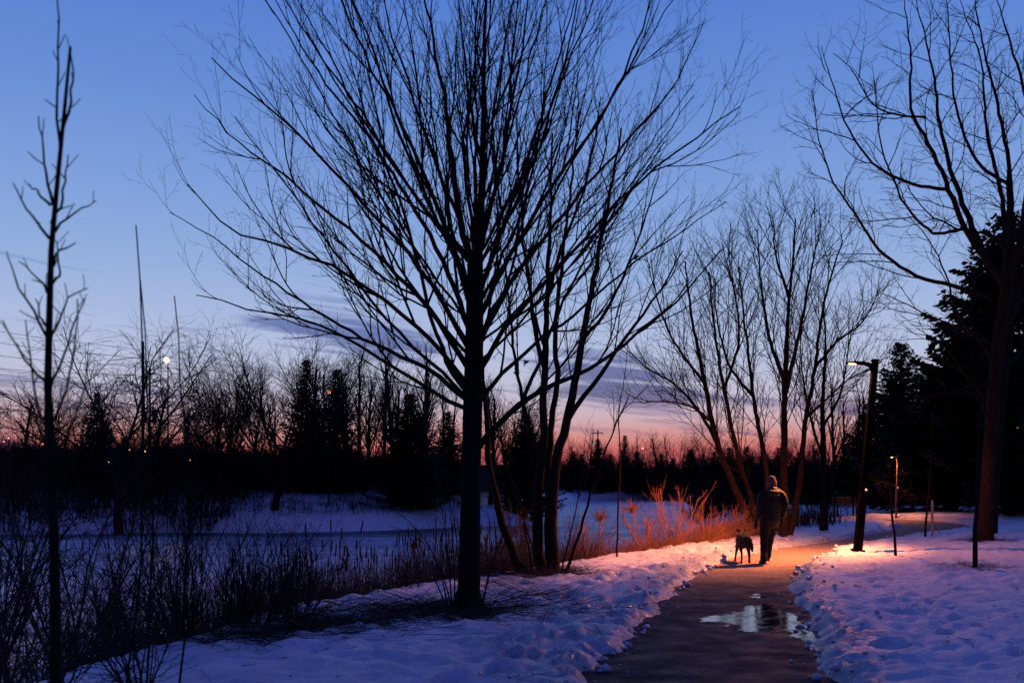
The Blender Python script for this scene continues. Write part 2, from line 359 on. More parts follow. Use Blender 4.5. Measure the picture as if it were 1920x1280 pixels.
def ground(X, Y, full=False):
    X = np.asarray(X, float); Y = np.asarray(Y, float)
    sp = sdpoly(X, Y, PATH_POLY); sw = sdpoly(X, Y, POND)
    right = sst(-.3, .3, X-np.interp(Y, _cy, _cx))
    far = sst(46, 60, Y)*(1-sst(4, 16, X)); left = (1-sst(-12, -7.5, X))*(1-far)
    mid = sst(30, 45, Y)*(1-far)
    hn = -1.5+1.6*sst(0, 3.0, sw)
    hf = -1.5+1.0*sst(0, 3.2, sw)+1.75*sst(1.5, 13, sw)+.03*np.clip(sw-13, 0, 200)
    hm = -1.5+1.6*sst(0, 5.5, sw)+.012*np.clip(sw-6, 0, 100)
    h = hn*(1-far-mid)+hf*far+hm*mid
    h = np.where(sw < 0, -1.5-.5*sst(0, 1.5, -sw), h)
    lawn = sst(.6, 3.2, sw)
    h = h+right*(.11*sst(.1, 2.5, sp)+.05*np.exp(-((sp-.55)/.45)**2))*(Y < 60)
    h = h+lawn*.16*fbm(X*.22, Y*.22, 3, 3)*sst(.3, 2, sp)
    # melt cups, trampled lumps
    det = sst(70, 35, Y)*sst(.2, 1.2, sw)
    wx = X+.12*fbm(X*3, Y*3, 21, 2)*2; wy = Y+.12*fbm(X*3+9, Y*3, 22, 2)*2
    cup = worley(wx*2.3, wy*3.0, 4); cup2 = worley(wx*5.2, wy*6.6, 9)
    edge = np.exp(-np.clip(sp, 0, 9)/.9)
    amp = (.060+.04*edge)*(.75+.5*vnoise(X*1.3, Y*1.3, 35))*(.55+1.1*sst(-.18, .22, fbm(X*.5, Y*.5, 31, 3)))
    h = h+det*sst(0, .25, sp)*(amp*(cup-.45)*1.1+amp*.55*(cup2-.45)+.05*fbm(X*2.2, Y*2.2, 40, 4)+.07*edge*fbm(X*4.5, Y*4.5, 50, 4)+.07*fbm(X*8, Y*8, 55, 4))
    for fx, fy, ca, sa in FOOT:
        k = (np.abs(X-fx) < .4) & (np.abs(Y-fy) < .4)
        if k.any():
            u = (X[k]-fx)*ca+(Y[k]-fy)*sa; v = -(X[k]-fx)*sa+(Y[k]-fy)*ca; e = np.sqrt((u/.17)**2+(v/.075)**2)
            h[k] = h[k]-.075*sst(1.15, .75, e)+.018*np.exp(-((e-1.45)/.3)**2)
    m = sst(-.02, .34, sp+.38*fbm(X*1.2, Y*1.2, 60, 3)+.20*fbm(X*5, Y*5, 61, 3))
    h = np.where(sp < 1.2, (-.075)*(1-m)+np.maximum(h, .02)*m, h)
    if not full: return h
    wd = np.where(right > .5, .75, 1.7)
    icy = sst(1.0, .12, sp/wd+.9*fbm(X*1.1, Y*1.1, 72, 4))
    icy = np.clip(icy+.3*sst(.04, .2, fbm(X*.9, Y*.9, 71, 4)), 0, 1)*(sp > -1)*(Y < 60)
    lit = np.zeros_like(h)
    for (cx, cy, ax, ay, w) in LITTER:
        r = ((X-cx)/ax)**2+((Y-cy)/ay)**2
        lit = np.maximum(lit, w*sst(1.15, .35, r+.9*fbm(X*2.5, Y*2.5, 80, 4)))
    lit = np.maximum(lit, .75*sst(2.9, 1.2, sw)*sst(.0, .6, sw)*(1-far))
    lit = np.maximum(lit, .55*far*sst(.02, .16, fbm(X*.5, Y*.9, 85, 5))*sst(1, 4, sw))
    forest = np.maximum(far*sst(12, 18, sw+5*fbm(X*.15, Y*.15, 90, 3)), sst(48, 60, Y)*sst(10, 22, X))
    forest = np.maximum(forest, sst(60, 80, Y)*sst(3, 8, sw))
    return h, icy, lit, forest
LITTER = []
FOOT = []
def _trail(pts, side=.13, step=.36):
    p = np.array(pts, float); s = np.r_[0, np.cumsum(np.linalg.norm(np.diff(p, axis=0), axis=1))]; n = int(s[-1]/step)
    for i in range(n):
        t = (i+.5)/n*s[-1]; x = np.interp(t, s, p[:, 0]); y = np.interp(t, s, p[:, 1]); k = min(len(s)-2, int(np.searchsorted(s, t)-1)); d = p[k+1]-p[k]; d = d/np.linalg.norm(d)
        o = side*(1 if i % 2 else -1)*nrg.uniform(.6, 1.3); a = math.atan2(d[1], d[0])+nrg.normal(0, .15)
        FOOT.append((x-d[1]*o+nrg.normal(0, .04), y+d[0]*o+nrg.normal(0, .05), math.cos(a), math.sin(a)))
_trail([(-.6, 6.5), (-.1, 9), (.5, 12), (1.2, 15), (2.2, 18.2), (3.0, 20.4), (4.2, 22.4)])
_trail([(.2, 8), (.7, 11), (1.5, 14), (2.4, 16.8), (3.2, 19.2)], .2, .5)
_trail([(4.2, 8.5), (4.8, 11), (5.3, 14), (6.2, 17.2), (7.0, 19.4)])
_trail([(6.8, 9), (6.6, 12), (7.6, 15.2), (9.4, 18.5), (10.6, 21.5)], .15, .45)
_trail([(4.4, 12.4), (6.5, 13.4), (8.6, 14.2)], .15, .5)
def gz(x, y): return float(ground(np.array([x]), np.array([y]))[0])
def place(px, py, z=None):
    """ground point seen at a photo pixel"""
    if z is not None: return Vector(((px-960)*(EYE-z)/(py-HZ), (EYE-z)*F/(py-HZ), z))
    d = np.linspace(6, 60, 2701); x = (px-960)*d/F; h = ground(x, d); c = EYE-(py-HZ)*d/F-h      # first point where the sight line meets the snow
    k = np.flatnonzero(c <= 0); near = np.flatnonzero(d < 34)
    i = k[0] if len(k) and (d[k[0]] < 34 or h[k[0]] > -.6) else near[np.argmin(c[near])]
    return Vector((x[i], d[i], h[i]))
def at(px, py, d): return Vector(((px-960)*d/F, d, EYE-(py-HZ)*d/F))

P_MAPLE = place(878, 1150); P_CLUMP = place(1020, 1074)
LITTER += [(P_MAPLE.x-.25, P_MAPLE.y+.1, 1.0, .75, .95), (P_MAPLE.x-1.4, P_MAPLE.y-.9, .8, .5, .6), (P_CLUMP.x-.1, P_CLUMP.y-.1, .8, .9, 1.0), (P_CLUMP.x-.7, P_CLUMP.y-1.6, .7, .8, .7)]
P_SAPR = place(1828, 1063); LITTER.append((P_SAPR.x+.1, P_SAPR.y+.2, .75, .6, .8))
P_BIGR = place(1845, 1012); LITTER.append((P_BIGR.x, P_BIGR.y, .9, .9, .9))

def terrain():
    ys = [-40]
    while ys[-1] < 6: ys.append(ys[-1]+max(.12, min(3, (6-ys[-1])*.16)))
    while ys[-1] < 700: ys.append(ys[-1]+max(.046, .0068*ys[-1], .02*max(0, ys[-1]-80)))
    right = [12.5]; st = .06
    while right[-1] < 500: st *= 1.035; right.append(right[-1]+st)
    left = [-4.6]; st = .06
    while left[-1] > -500: st *= 1.035; left.append(left[-1]-st)
    xs = np.array(left[::-1]+list(np.arange(-4.54, 12.47, .064))+right); ys = np.array(ys)
    X, Y = np.meshgrid(xs, ys); h, icy, lit, forest = ground(X, Y, True)
    V = np.stack([X, Y, h], -1).reshape(-1, 3); ny, nx = X.shape
    idx = np.arange(nx*ny).reshape(ny, nx)
    Q = np.stack([idx[:-1, :-1], idx[:-1, 1:], idx[1:, 1:], idx[1:, :-1]], -1).reshape(-1, 4)
    me = arrays_mesh('ground', V, Q)
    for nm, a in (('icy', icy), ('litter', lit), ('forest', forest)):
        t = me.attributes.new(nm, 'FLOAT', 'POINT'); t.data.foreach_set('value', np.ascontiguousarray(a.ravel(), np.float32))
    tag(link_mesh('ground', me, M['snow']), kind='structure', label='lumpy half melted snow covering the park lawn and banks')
terrain()

def resample(pts, n):
    p = np.array(pts, float); s = np.r_[0, np.cumsum(np.linalg.norm(np.diff(p, axis=0), axis=1))]
    # Catmull-Rom smoothing on parameter
    t = np.linspace(0, s[-1], n); out = np.empty((n, p.shape[1]))
    m = np.gradient(p, s, axis=0)
    k = np.clip(np.searchsorted(s, t, 'right')-1, 0, len(s)-2)
    h = (s[k+1]-s[k])[:, None]; u = ((t-s[k])/(s[k+1]-s[k]))[:, None]
    return (2*u**3-3*u**2+1)*p[k]+(u**3-2*u**2+u)*h*m[k]+(-2*u**3+3*u**2)*p[k+1]+(u**3-u**2)*h*m[k+1]

PUDDLES = [(3.0, 11.75, .46, .72, .040), (3.2, 12.7, .26, .6, .030), (3.14, 10.2, .17, .8, .032), (2.6, 9.2, .2, .6, .007), (3.5, 14.2, .22, .8, .012), (2.45, 12.0, .25, .28, .028), (1.75, 12.4, .2, .25, .012)]
def path_z(X, Y):
    z = .012*fbm(X*.8, Y*.8, 101, 3)+.022*fbm(X*5, Y*5, 103, 3)+.016*fbm(X*17, Y*17, 105, 3)
    for cx, cy, ax, ay, dp in PUDDLES:
        r = ((X-cx-.25*(Y-cy)*.5)/ax)**2+((Y-cy)/ay)**2
        z = z-dp*np.exp(-r*1.1)
    return z
def path():
    n = 1100
    L = resample(PATH_L, n); R = resample(PATH_R, n); w = np.linspace(-.28, 1.28, 56)
    P = L[:, None, :]*(1-w)[None, :, None]+R[:, None, :]*w[None, :, None]
    z = path_z(P[..., 0], P[..., 1])
    V = np.concatenate([P, z[..., None]], -1).reshape(-1, 3)
    idx = np.arange(n*len(w)).reshape(n, len(w))
    Q = np.stack([idx[:-1, :-1], idx[:-1, 1:], idx[1:, 1:], idx[1:, :-1]], -1).reshape(-1, 4)
    me = arrays_mesh('path', V, Q); a = me.attributes.new('lamplit', 'FLOAT', 'POINT')
    sa = sst(14.6, 19.5, P[..., 1]+5*fbm(P[..., 0]*.9, P[..., 1]*.9, 111, 4)); a.data.foreach_set('value', np.ascontiguousarray(sa.ravel(), np.float32))  # mask of the stretch whose colour carries the lamp glow
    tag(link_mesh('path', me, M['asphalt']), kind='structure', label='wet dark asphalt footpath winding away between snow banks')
    # meltwater lying in the dips of the path
    xs = np.linspace(1.3, 4.6, 34); ys = np.linspace(8.0, 15.6, 77); X, Y = np.meshgrid(xs, ys)
    V = np.stack([X, Y, np.full_like(X, -.014)], -1).reshape(-1, 3); idx = np.arange(X.size).reshape(X.shape)
    Q = np.stack([idx[:-1, :-1], idx[:-1, 1:], idx[1:, 1:], idx[1:, :-1]], -1).reshape(-1, 4)
    tag(link_mesh('puddle_water', arrays_mesh('puddle_water', V, Q), M['water']), kind='structure', label='meltwater puddle reflecting the sky on the path')
path()
def pond():
    xs = np.linspace(-75, 25, 201); ys = np.linspace(-22, 158, 361); X, Y = np.meshgrid(xs, ys)
    sw = sdpoly(X, Y, POND)
    bare = sst(7, 1.5, -sw+3*fbm(X*.2, Y*.2, 120, 3))*sst(40, 50, Y)*sst(5, -3, X)
    V = np.stack([X, Y, np.full_like(X, POND_Z+.03)], -1).reshape(-1, 3); idx = np.arange(X.size).reshape(X.shape)
    Q = np.stack([idx[:-1, :-1], idx[:-1, 1:], idx[1:, 1:], idx[1:, :-1]], -1).reshape(-1, 4)
    keep = (sw.ravel()[Q] < .8).any(1)
    me = arrays_mesh('pond_ice', V, Q[keep])
    t = me.attributes.new('bare', 'FLOAT', 'POINT'); t.data.foreach_set('value', np.ascontiguousarray(bare.ravel(), np.float32))
    tag(link_mesh('pond_ice', me, M['ice']), kind='structure', label='frozen pond with wind blown snow on blue ice')
pond()

# ------------------------------------------------------------------ bare trees and shrubs
def rot_about(v, axis, a):
    return Matrix.Rotation(a, 3, axis) @ v
def sweep(r, p, d, L, n, wig, trop):
    pts = [p.copy()]; d = d.copy(); st = L/n
    for i in range(n):
        d = d+Vector((r.gauss(0, wig), r.gauss(0, wig), r.gauss(0, wig)+trop)); d.normalize()
        p = p+d*st; pts.append(p.copy())
    return pts
def spawn(T, r, pts, rad, S, lvl=0):
    """side branches along a polyline; S rows: density per m, start t, length, fall-off, angle, radius, segs, wiggle, upward pull, sides, chance"""
    if lvl >= len(S): return
    s = S[lvl]; seg = [(pts[i+1]-pts[i]).length for i in range(len(pts)-1)]; L = sum(seg)
    n = s['den']*L*(1-s.get('t0', 0)); n = int(n)+(1 if r.random() < n-int(n) else 0)
    az = r.uniform(0, 6.28)
    for i in range(n):
        t = s.get('t0', 0)+(1-s.get('t0', 0))*(i+r.uniform(.1, .9))/n
        x = t*L; k = 0
        while k < len(seg)-1 and x > seg[k]: x -= seg[k]; k += 1
        f = min(1, x/max(seg[k], 1e-6)); p = pts[k].lerp(pts[k+1], f); tan = (pts[k+1]-pts[k]).normalized()
        lr = rad[k]*(1-f)+rad[k+1]*f
        az += s.get('daz', 2.4)+r.gauss(0, .5)
        perp = tan.orthogonal().normalized(); perp = rot_about(perp, tan, az)
        a = s['ang']*r.uniform(.7, 1.3)
        d = tan*math.cos(a)+perp*math.sin(a)
        if d.z < -.25 and s['trop'] > 0: d.z *= .2
        d.normalize()
        l = s['len']*(1-s.get('fall', .5)*t)*r.uniform(.55, 1.25)
        c = sweep(r, p, d, l, s['seg'], s['wig'], s['trop'])
        r0 = min(lr*.75, s['r']*(.6+.4*l/s['len'])); r1 = max(s.get('tip', .3)*r0, s.get('min', .0015)); m = len(c)
        rr = [r0+(r1-r0)*j/(m-1) for j in range(m)]
        T.add([tuple(q) for q in c], rr, s.get('sides', 3))
        spawn(T, r, c, rr, S, lvl+1)
def limb(T, r, pts, r0, r1, S, sides=6, n=None, jit=.0, spawn_from=0):
    p = np.array([tuple(v) for v in pts]); L = np.linalg.norm(np.diff(p, axis=0), axis=1).sum()
    n = n or max(5, int(L/.22)); q = resample(p, n)
    if jit: q[1:-1] += nrg.normal(0, jit, (n-2, 3))
    c = [Vector(v) for v in q]; rr = [r0+(r1-r0)*(i/(n-1))**.85 for i in range(n)]
    T.add([tuple(v) for v in c], rr, sides)
    k = int(n*spawn_from)
    if S: spawn(T, r, c[k:], rr[k:], S)
    return c, rr

def flare_trunk(T, pts, rad, sides=14, seed=0, n=40):
    q = resample(pts, n); s = np.linspace(0, 1, n); r = np.interp(s, np.linspace(0, 1, len(rad)), rad)
    T.add([tuple(v) for v in q], list(r*(1+nrg.normal(0, .025, n))), sides)
    return [Vector(v) for v in q], list(r)

# ---- the large maple in the middle
def maple():
    d0 = P_MAPLE.y; r = random.Random(3)
    root = thing('maple_tree', 'large bare maple with a dark trunk in the middle, branches fanning over the sky', 'tree', P_MAPLE)
    A = lambda px, py, dd=0: at(px, py, d0+dd)
    T = Tubes()
    base = P_MAPLE-Vector((0, 0, .25))
    tp = [base, P_MAPLE+Vector((0, 0, .04)), A(879, 1110), A(881, 1000), A(884, 850), A(888, 700), A(890, 600), A(891, 490)]
    q = np.array([tuple(v) for v in tp]); rad = [.23, .165, .132, .119, .114, .110, .103, .092]
    pts, rr = [], []
    dense = resample(q, 44); sl = np.r_[0, np.cumsum(np.linalg.norm(np.diff(q, axis=0), axis=1))]; sl /= sl[-1]
    rr = np.interp(np.linspace(0, 1, 44), sl, rad)*(1+nrg.normal(0, .012, 44))
    T.add([tuple(v) for v in dense], list(rr), 16)
    for k in range(7):
        a = k*.9+.3; dr = Vector((math.cos(a), math.sin(a), 0)); g = [P_MAPLE+dr*.08+Vector((0, 0, .30)), P_MAPLE+dr*.14+Vector((0, 0, .10)), P_MAPLE+dr*.24+Vector((0, 0, .0)), P_MAPLE+dr*.42-Vector((0, 0, .10))]
        T.add([tuple(v) for v in resample([tuple(v) for v in g], 9)], [.04, .048, .05, .048, .044, .038, .032, .026, .02], 8)
    T.build('trunk', M['bark'], root, P_MAPLE)
    S1 = [dict(den=1.25, t0=.05, len=2.2, fall=.78, ang=.40, r=.016, seg=9, wig=.06, trop=.085, sides=5, tip=.3),
          dict(den=3.9, t0=.10, len=1.15, fall=.68, ang=.46, r=.0095, seg=7, wig=.075, trop=.09, sides=4, tip=.35),
          dict(den=5.4, t0=.12, len=.55, fall=.45, ang=.60, r=.0056, seg=4, wig=.11, trop=.05, sides=3, tip=.5),
          dict(den=7.5, t0=.2, len=.13, fall=.3, ang=.8, r=.0036, seg=2, wig=.15, trop=.06, sides=3, tip=.7)]
    limbs = [
        ([(872, 765, 0), (800, 726, -.3), (708, 668, -.7), (645, 632, -1.0), (576, 603, -1.2), (505, 588, -1.4), (440, 572, -1.5), (368, 553, -1.6)], .042),
        ([(874, 748, 0), (800, 690, .3), (720, 655, .8), (642, 610, 1.2), (560, 560, 1.5), (470, 500, 1.8), (400, 445, 1.9), (318, 398, 2.0)], .048),
        ([(876, 720, 0), (810, 640, -.4), (720, 560, -.8), (620, 500, -1.1), (520, 460, -1.4), (430, 430, -1.6), (352, 345, -1.7)], .050),
        ([(878, 690, 0), (822, 600, .2), (735, 505, .6), (630, 410, .9), (520, 320, 1.2), (440, 260, 1.4), (364, 178, 1.5)], .054),
        ([(880, 655, 0), (826, 560, -.5), (760, 470, -1), (670, 370, -1.5), (570, 265, -1.9), (480, 180, -2.2), (396, 108, -2.4)], .052),
        ([(882, 620, 0), (834, 500, .5), (770, 380, 1), (690, 260, 1.5), (600, 140, 1.9), (540, 40, 2.1), (480, -60, 2.2)], .054),
        ([(884, 580, 0), (846, 460, -.3), (790, 320, -.7), (735, 190, -1), (690, 70, -1.2), (640, -60, -1.3)], .056),
        ([(888, 510, 0), (866, 420, .15), (850, 330, .3), (838, 220, .5), (820, 110, .7), (795, 0, .8), (770, -120, .9)], .068),
        ([(866, 420, .15), (815, 300, -.2), (775, 180, -.5), (735, 60, -.7), (705, -60, -.8)], .040),
        ([(876, 735, 0), (838, 680, -.9), (800, 560, -1.6), (770, 440, -2.0), (720, 300, -2.3), (640, 170, -2.5), (575, 60, -2.6)], .046),
        ([(896, 840, 0), (935, 795, -.1), (978, 755, -.2), (1037, 722, -.4), (1083, 703, -.5), (1142, 667, -.7), (1215, 610, -.9), (1290, 545, -1.1), (1350, 470, -1.2)], .062),
        ([(978, 755, -.2), (1008, 690, .2), (1040, 600, .5), (1090, 500, .8), (1150, 400, 1), (1240, 290, 1.2)], .040),
        ([(896, 760, 0), (940, 700, .5), (1010, 640, .9), (1090, 580, 1.3), (1180, 500, 1.6), (1270, 440, 1.8), (1362, 378, 2)], .046),
        ([(896, 700, 0), (950, 610, -.5), (1030, 520, -1), (1110, 430, -1.4), (1200, 340, -1.7), (1290, 270, -1.9), (1388, 200, -2)], .050),
        ([(896, 645, 0), (945, 550, .4), (1015, 455, .8), (1090, 360, 1.2), (1180, 260, 1.5), (1270, 150, 1.7), (1320, 40, 1.9)], .052),
        ([(896, 600, 0), (945, 500, -.5), (1010, 390, -1), (1085, 280, -1.4), (1160, 160, -1.7), (1205, 40, -1.9), (1230, -50, -2)], .050),
        ([(898, 555, 0), (935, 450, .4), (985, 310, .8), (1025, 180, 1.2), (1065, 50, 1.4), (1095, -60, 1.5)], .054),
        ([(905, 430, 0), (940, 310, -.2), (962, 180, -.4), (985, 40, -.6), (1005, -80, -.7)], .044),
        ([(891, 490, 0), (903, 380, 0), (907, 200, .05), (911, 0, .1), (916, -160, .15)], .082),
        ([(905, 300, 0), (880, 200, -.3), (868, 80, -.5), (858, -40, -.6)], .032),
        ([(892, 520, 0), (885, 430, -.8), (870, 320, -1.5), (880, 180, -2), (900, 60, -2.3)], .046),
        ([(892, 560, 0), (905, 460, .9), (930, 340, 1.7), (925, 200, 2.3), (950, 60, 2.6)], .048),
        ([(890, 640, 0), (860, 560, 1), (850, 450, 1.8), (835, 330, 2.4), (800, 210, 2.8)], .044),
        ([(892, 680, 0), (915, 600, -1), (960, 500, -1.9), (990, 380, -2.5), (1050, 260, -2.9)], .044)]
    for i, (pl, w) in enumerate(limbs):
        T = Tubes(); limb(T, r, [A(*p) for p in pl], w*.68, .005, S1, sides=7, jit=.010, spawn_from=.06)
        T.build('limb', M['bark'], root, P_MAPLE)
    for k in range(20):
        y0 = r.uniform(490, 760); s0 = A(888, y0); az = k*2.4+r.uniform(-.4, .4); el_ = r.uniform(.55, .92)+.22*(760-y0)/270; L = r.uniform(3.6, 5.2)*(1-.15*(y0 < 560))
        dr = Vector((math.cos(az)*math.cos(el_), math.sin(az)*math.cos(el_)*.8, math.sin(el_))).normalized(); side = Vector((r.gauss(0, .06), r.gauss(0, .06), .10))
        T = Tubes(); limb(T, r, [s0, s0+dr*L*.3-Vector((0, 0, .08)), s0+dr*L*.65+side*L*.3, s0+dr*L+side*L], r.uniform(.017, .027), .0045, S1, sides=6, jit=.012, spawn_from=.08)
        T.build('limb', M['bark'], root, P_MAPLE)
    # a few withered leaf clumps still hanging on
    bm = bmesh.new()
    for (px, py) in [(790, 375), (806, 398), (812, 412), (838, 440), (845, 452), (842, 520), (870, 530), (985, 680), (968, 695), (866, 545), (1195, 488)]:
        for k in range(5):
            c = A(px+r.gauss(0, 4), py+r.gauss(0, 4), r.uniform(-.3, .3)); s = r.uniform(.02, .045)
            e = Matrix.Rotation(r.uniform(0, 6), 3, Vector((r.random(), r.random(), r.random()+.1)).normalized())
            v = [bm.verts.new(c-P_MAPLE+e @ Vector(q)*s) for q in ((-1, 0, 0), (0, -.7, .4), (1, 0, 0), (0, .7, .4))]
            bm.faces.new(v)
    me = bpy.data.meshes.new('withered_leaves'); bm.to_mesh(me); bm.free()
    o = link_mesh('withered_leaves', me, M['leaf_dead'], root, False); o['kind'] = 'stuff'
maple()

# ---- multi-stemmed tree on the pond bank
def clump():
    r = random.Random(5); d0 = P_CLUMP.y
    root = thing('clump_tree', 'bare tree with several slim stems from one root on the pond bank', 'tree', P_CLUMP)
    A = lambda p: at(p[0], p[1], d0+(p[2] if len(p) > 2 else 0))
    S = [dict(den=2.6, t0=.1, len=1.7, fall=.55, ang=.42, r=.013, seg=7, wig=.07, trop=.07, sides=4, tip=.35),
         dict(den=4.4, t0=.15, len=.6, fall=.4, ang=.5, r=.0075, seg=4, wig=.10, trop=.06, sides=3, tip=.55),
         dict(den=5, t0=.2, len=.16, fall=.3, ang=.7, r=.005, seg=2, wig=.15, trop=.05, sides=3, tip=.8)]
    stems = [([(1003, 1082, -.1), (982, 1070, 0), (950, 1005, .1), (929, 929, .2), (916, 860, .3), (908, 740, .3), (890, 600, .4), (865, 470, .5)], .085, .015, .5),
             ([(1022, 1085), (1016, 1065), (1008, 990), (1012, 900), (1020, 800), (1021, 690), (1026, 560), (1031, 400), (1036, 250)], .105, .014, .35),
             ([(1040, 1085, -.1), (1039, 1068, -.1), (1035, 960, 0), (1042, 870, 0), (1060, 800, .1), (1078, 720, .1), (1092, 640, .1), (1115, 510, .2), (1142, 370, .3), (1165, 240, .3)], .115, .014, .35),
             ([(1064, 788, .1), (1100, 735, 0), (1135, 690, -.1), (1175, 630, -.3), (1225, 560, -.4), (1280, 470, -.4)], .05, .010, .2),
             ([(1030, 1083, .2), (1030, 1060, .2), (1029, 900, .2), (1034, 790, .3), (1044, 720, .4), (1042, 620, .5), (1056, 480, .7), (1075, 300, .9), (1085, 210, .9)], .08, .012, .4),
             ([(1021, 690), (1000, 600, -.3), (985, 480, -.5), (975, 350, -.7), (968, 230, -.7)], .045, .010, .2),
             ([(1026, 560), (1050, 470, -.5), (1090, 370, -.8), (1115, 260, -.9), (1125, 190, -.9)], .036, .009, .2),
             ([(1012, 860), (985, 770, -.5), (965, 660, -.9), (950, 530, -1.1), (930, 400, -1.2)], .04, .009, .25),
             ([(1092, 640, .1), (1150, 560, .5), (1195, 450, .7), (1235, 330, .8)], .036, .009, .2),
             ([(1060, 1076, -.2), (1082, 1010, -.2), (1108, 925, -.2), (1132, 850, -.2), (1180, 740, -.3)], .03, .008, .5),
             ([(1052, 1078, -.2), (1066, 1015, -.2), (1082, 940, -.3), (1100, 870, -.3)], .016, .006, .5),
             ([(996, 1080, -.2), (990, 1020, -.3), (978, 960, -.4), (968, 900, -.5)], .018, .007, .4),
             ([(1010, 1082, -.3), (1000, 1030, -.4), (985, 985, -.5), (975, 930, -.6)], .02, .006, .4)]
    for k, (pl, a, b, sf) in enumerate(stems):
        T = Tubes(); limb(T, r, [A(p) for p in pl], a, b, S, sides=8, jit=.012, spawn_from=sf)
        T.build('stem', M['bark_brown'], root, P_CLUMP)
clump()

# ---- broad multi-stemmed trees behind the walker
def far_trees_mid():
    r = random.Random(8)
    S = [dict(den=3.5, t0=.10, len=2.3, fall=.5, ang=.48, r=.0155, seg=7, wig=.08, trop=.08, sides=4, tip=.4),
         dict(den=3.3, t0=.10, len=1.1, fall=.4, ang=.55, r=.0105, seg=4, wig=.10, trop=.06, sides=3, tip=.6),
         dict(den=5.4, t0=.12, len=.45, fall=.3, ang=.65, r=.0078, seg=3, wig=.14, trop=.05, sides=3, tip=.8)]
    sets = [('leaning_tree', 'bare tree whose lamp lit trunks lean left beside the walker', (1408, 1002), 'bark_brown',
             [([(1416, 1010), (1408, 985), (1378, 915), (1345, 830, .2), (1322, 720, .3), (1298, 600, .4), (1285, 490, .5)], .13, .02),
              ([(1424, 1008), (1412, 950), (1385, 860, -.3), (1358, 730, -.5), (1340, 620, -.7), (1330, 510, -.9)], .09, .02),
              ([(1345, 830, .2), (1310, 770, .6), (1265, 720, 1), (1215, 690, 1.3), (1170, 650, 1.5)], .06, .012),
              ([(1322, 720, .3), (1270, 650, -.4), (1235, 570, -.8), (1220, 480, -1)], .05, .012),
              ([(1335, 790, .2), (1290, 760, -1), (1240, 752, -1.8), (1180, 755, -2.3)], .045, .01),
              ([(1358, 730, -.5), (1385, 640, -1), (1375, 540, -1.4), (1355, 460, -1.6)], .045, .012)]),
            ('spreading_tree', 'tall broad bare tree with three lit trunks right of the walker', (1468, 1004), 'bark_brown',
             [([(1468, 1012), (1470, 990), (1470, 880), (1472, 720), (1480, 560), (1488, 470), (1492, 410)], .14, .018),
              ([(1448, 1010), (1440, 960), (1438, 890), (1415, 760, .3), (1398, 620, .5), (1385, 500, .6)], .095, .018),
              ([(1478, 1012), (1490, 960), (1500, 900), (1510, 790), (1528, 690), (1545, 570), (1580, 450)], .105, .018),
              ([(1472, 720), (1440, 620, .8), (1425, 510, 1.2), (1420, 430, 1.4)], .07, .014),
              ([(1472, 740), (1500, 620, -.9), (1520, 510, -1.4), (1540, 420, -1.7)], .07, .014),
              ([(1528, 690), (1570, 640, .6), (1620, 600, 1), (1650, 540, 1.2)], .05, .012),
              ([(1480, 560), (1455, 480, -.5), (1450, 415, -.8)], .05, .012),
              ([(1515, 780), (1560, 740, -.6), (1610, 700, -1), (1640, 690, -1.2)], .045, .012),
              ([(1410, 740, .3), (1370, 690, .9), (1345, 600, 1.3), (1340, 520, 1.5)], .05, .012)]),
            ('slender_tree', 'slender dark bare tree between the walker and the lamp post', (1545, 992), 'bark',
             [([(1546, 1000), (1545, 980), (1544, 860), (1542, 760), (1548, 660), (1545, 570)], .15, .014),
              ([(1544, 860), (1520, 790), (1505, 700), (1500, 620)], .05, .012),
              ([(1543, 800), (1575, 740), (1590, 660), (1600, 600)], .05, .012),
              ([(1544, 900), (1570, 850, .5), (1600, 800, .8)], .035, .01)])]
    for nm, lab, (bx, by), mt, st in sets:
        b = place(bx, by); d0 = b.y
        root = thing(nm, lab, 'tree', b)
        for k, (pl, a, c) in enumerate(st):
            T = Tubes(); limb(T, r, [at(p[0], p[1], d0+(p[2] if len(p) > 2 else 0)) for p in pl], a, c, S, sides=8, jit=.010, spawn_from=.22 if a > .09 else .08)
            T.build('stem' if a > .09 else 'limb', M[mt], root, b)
far_trees_mid()

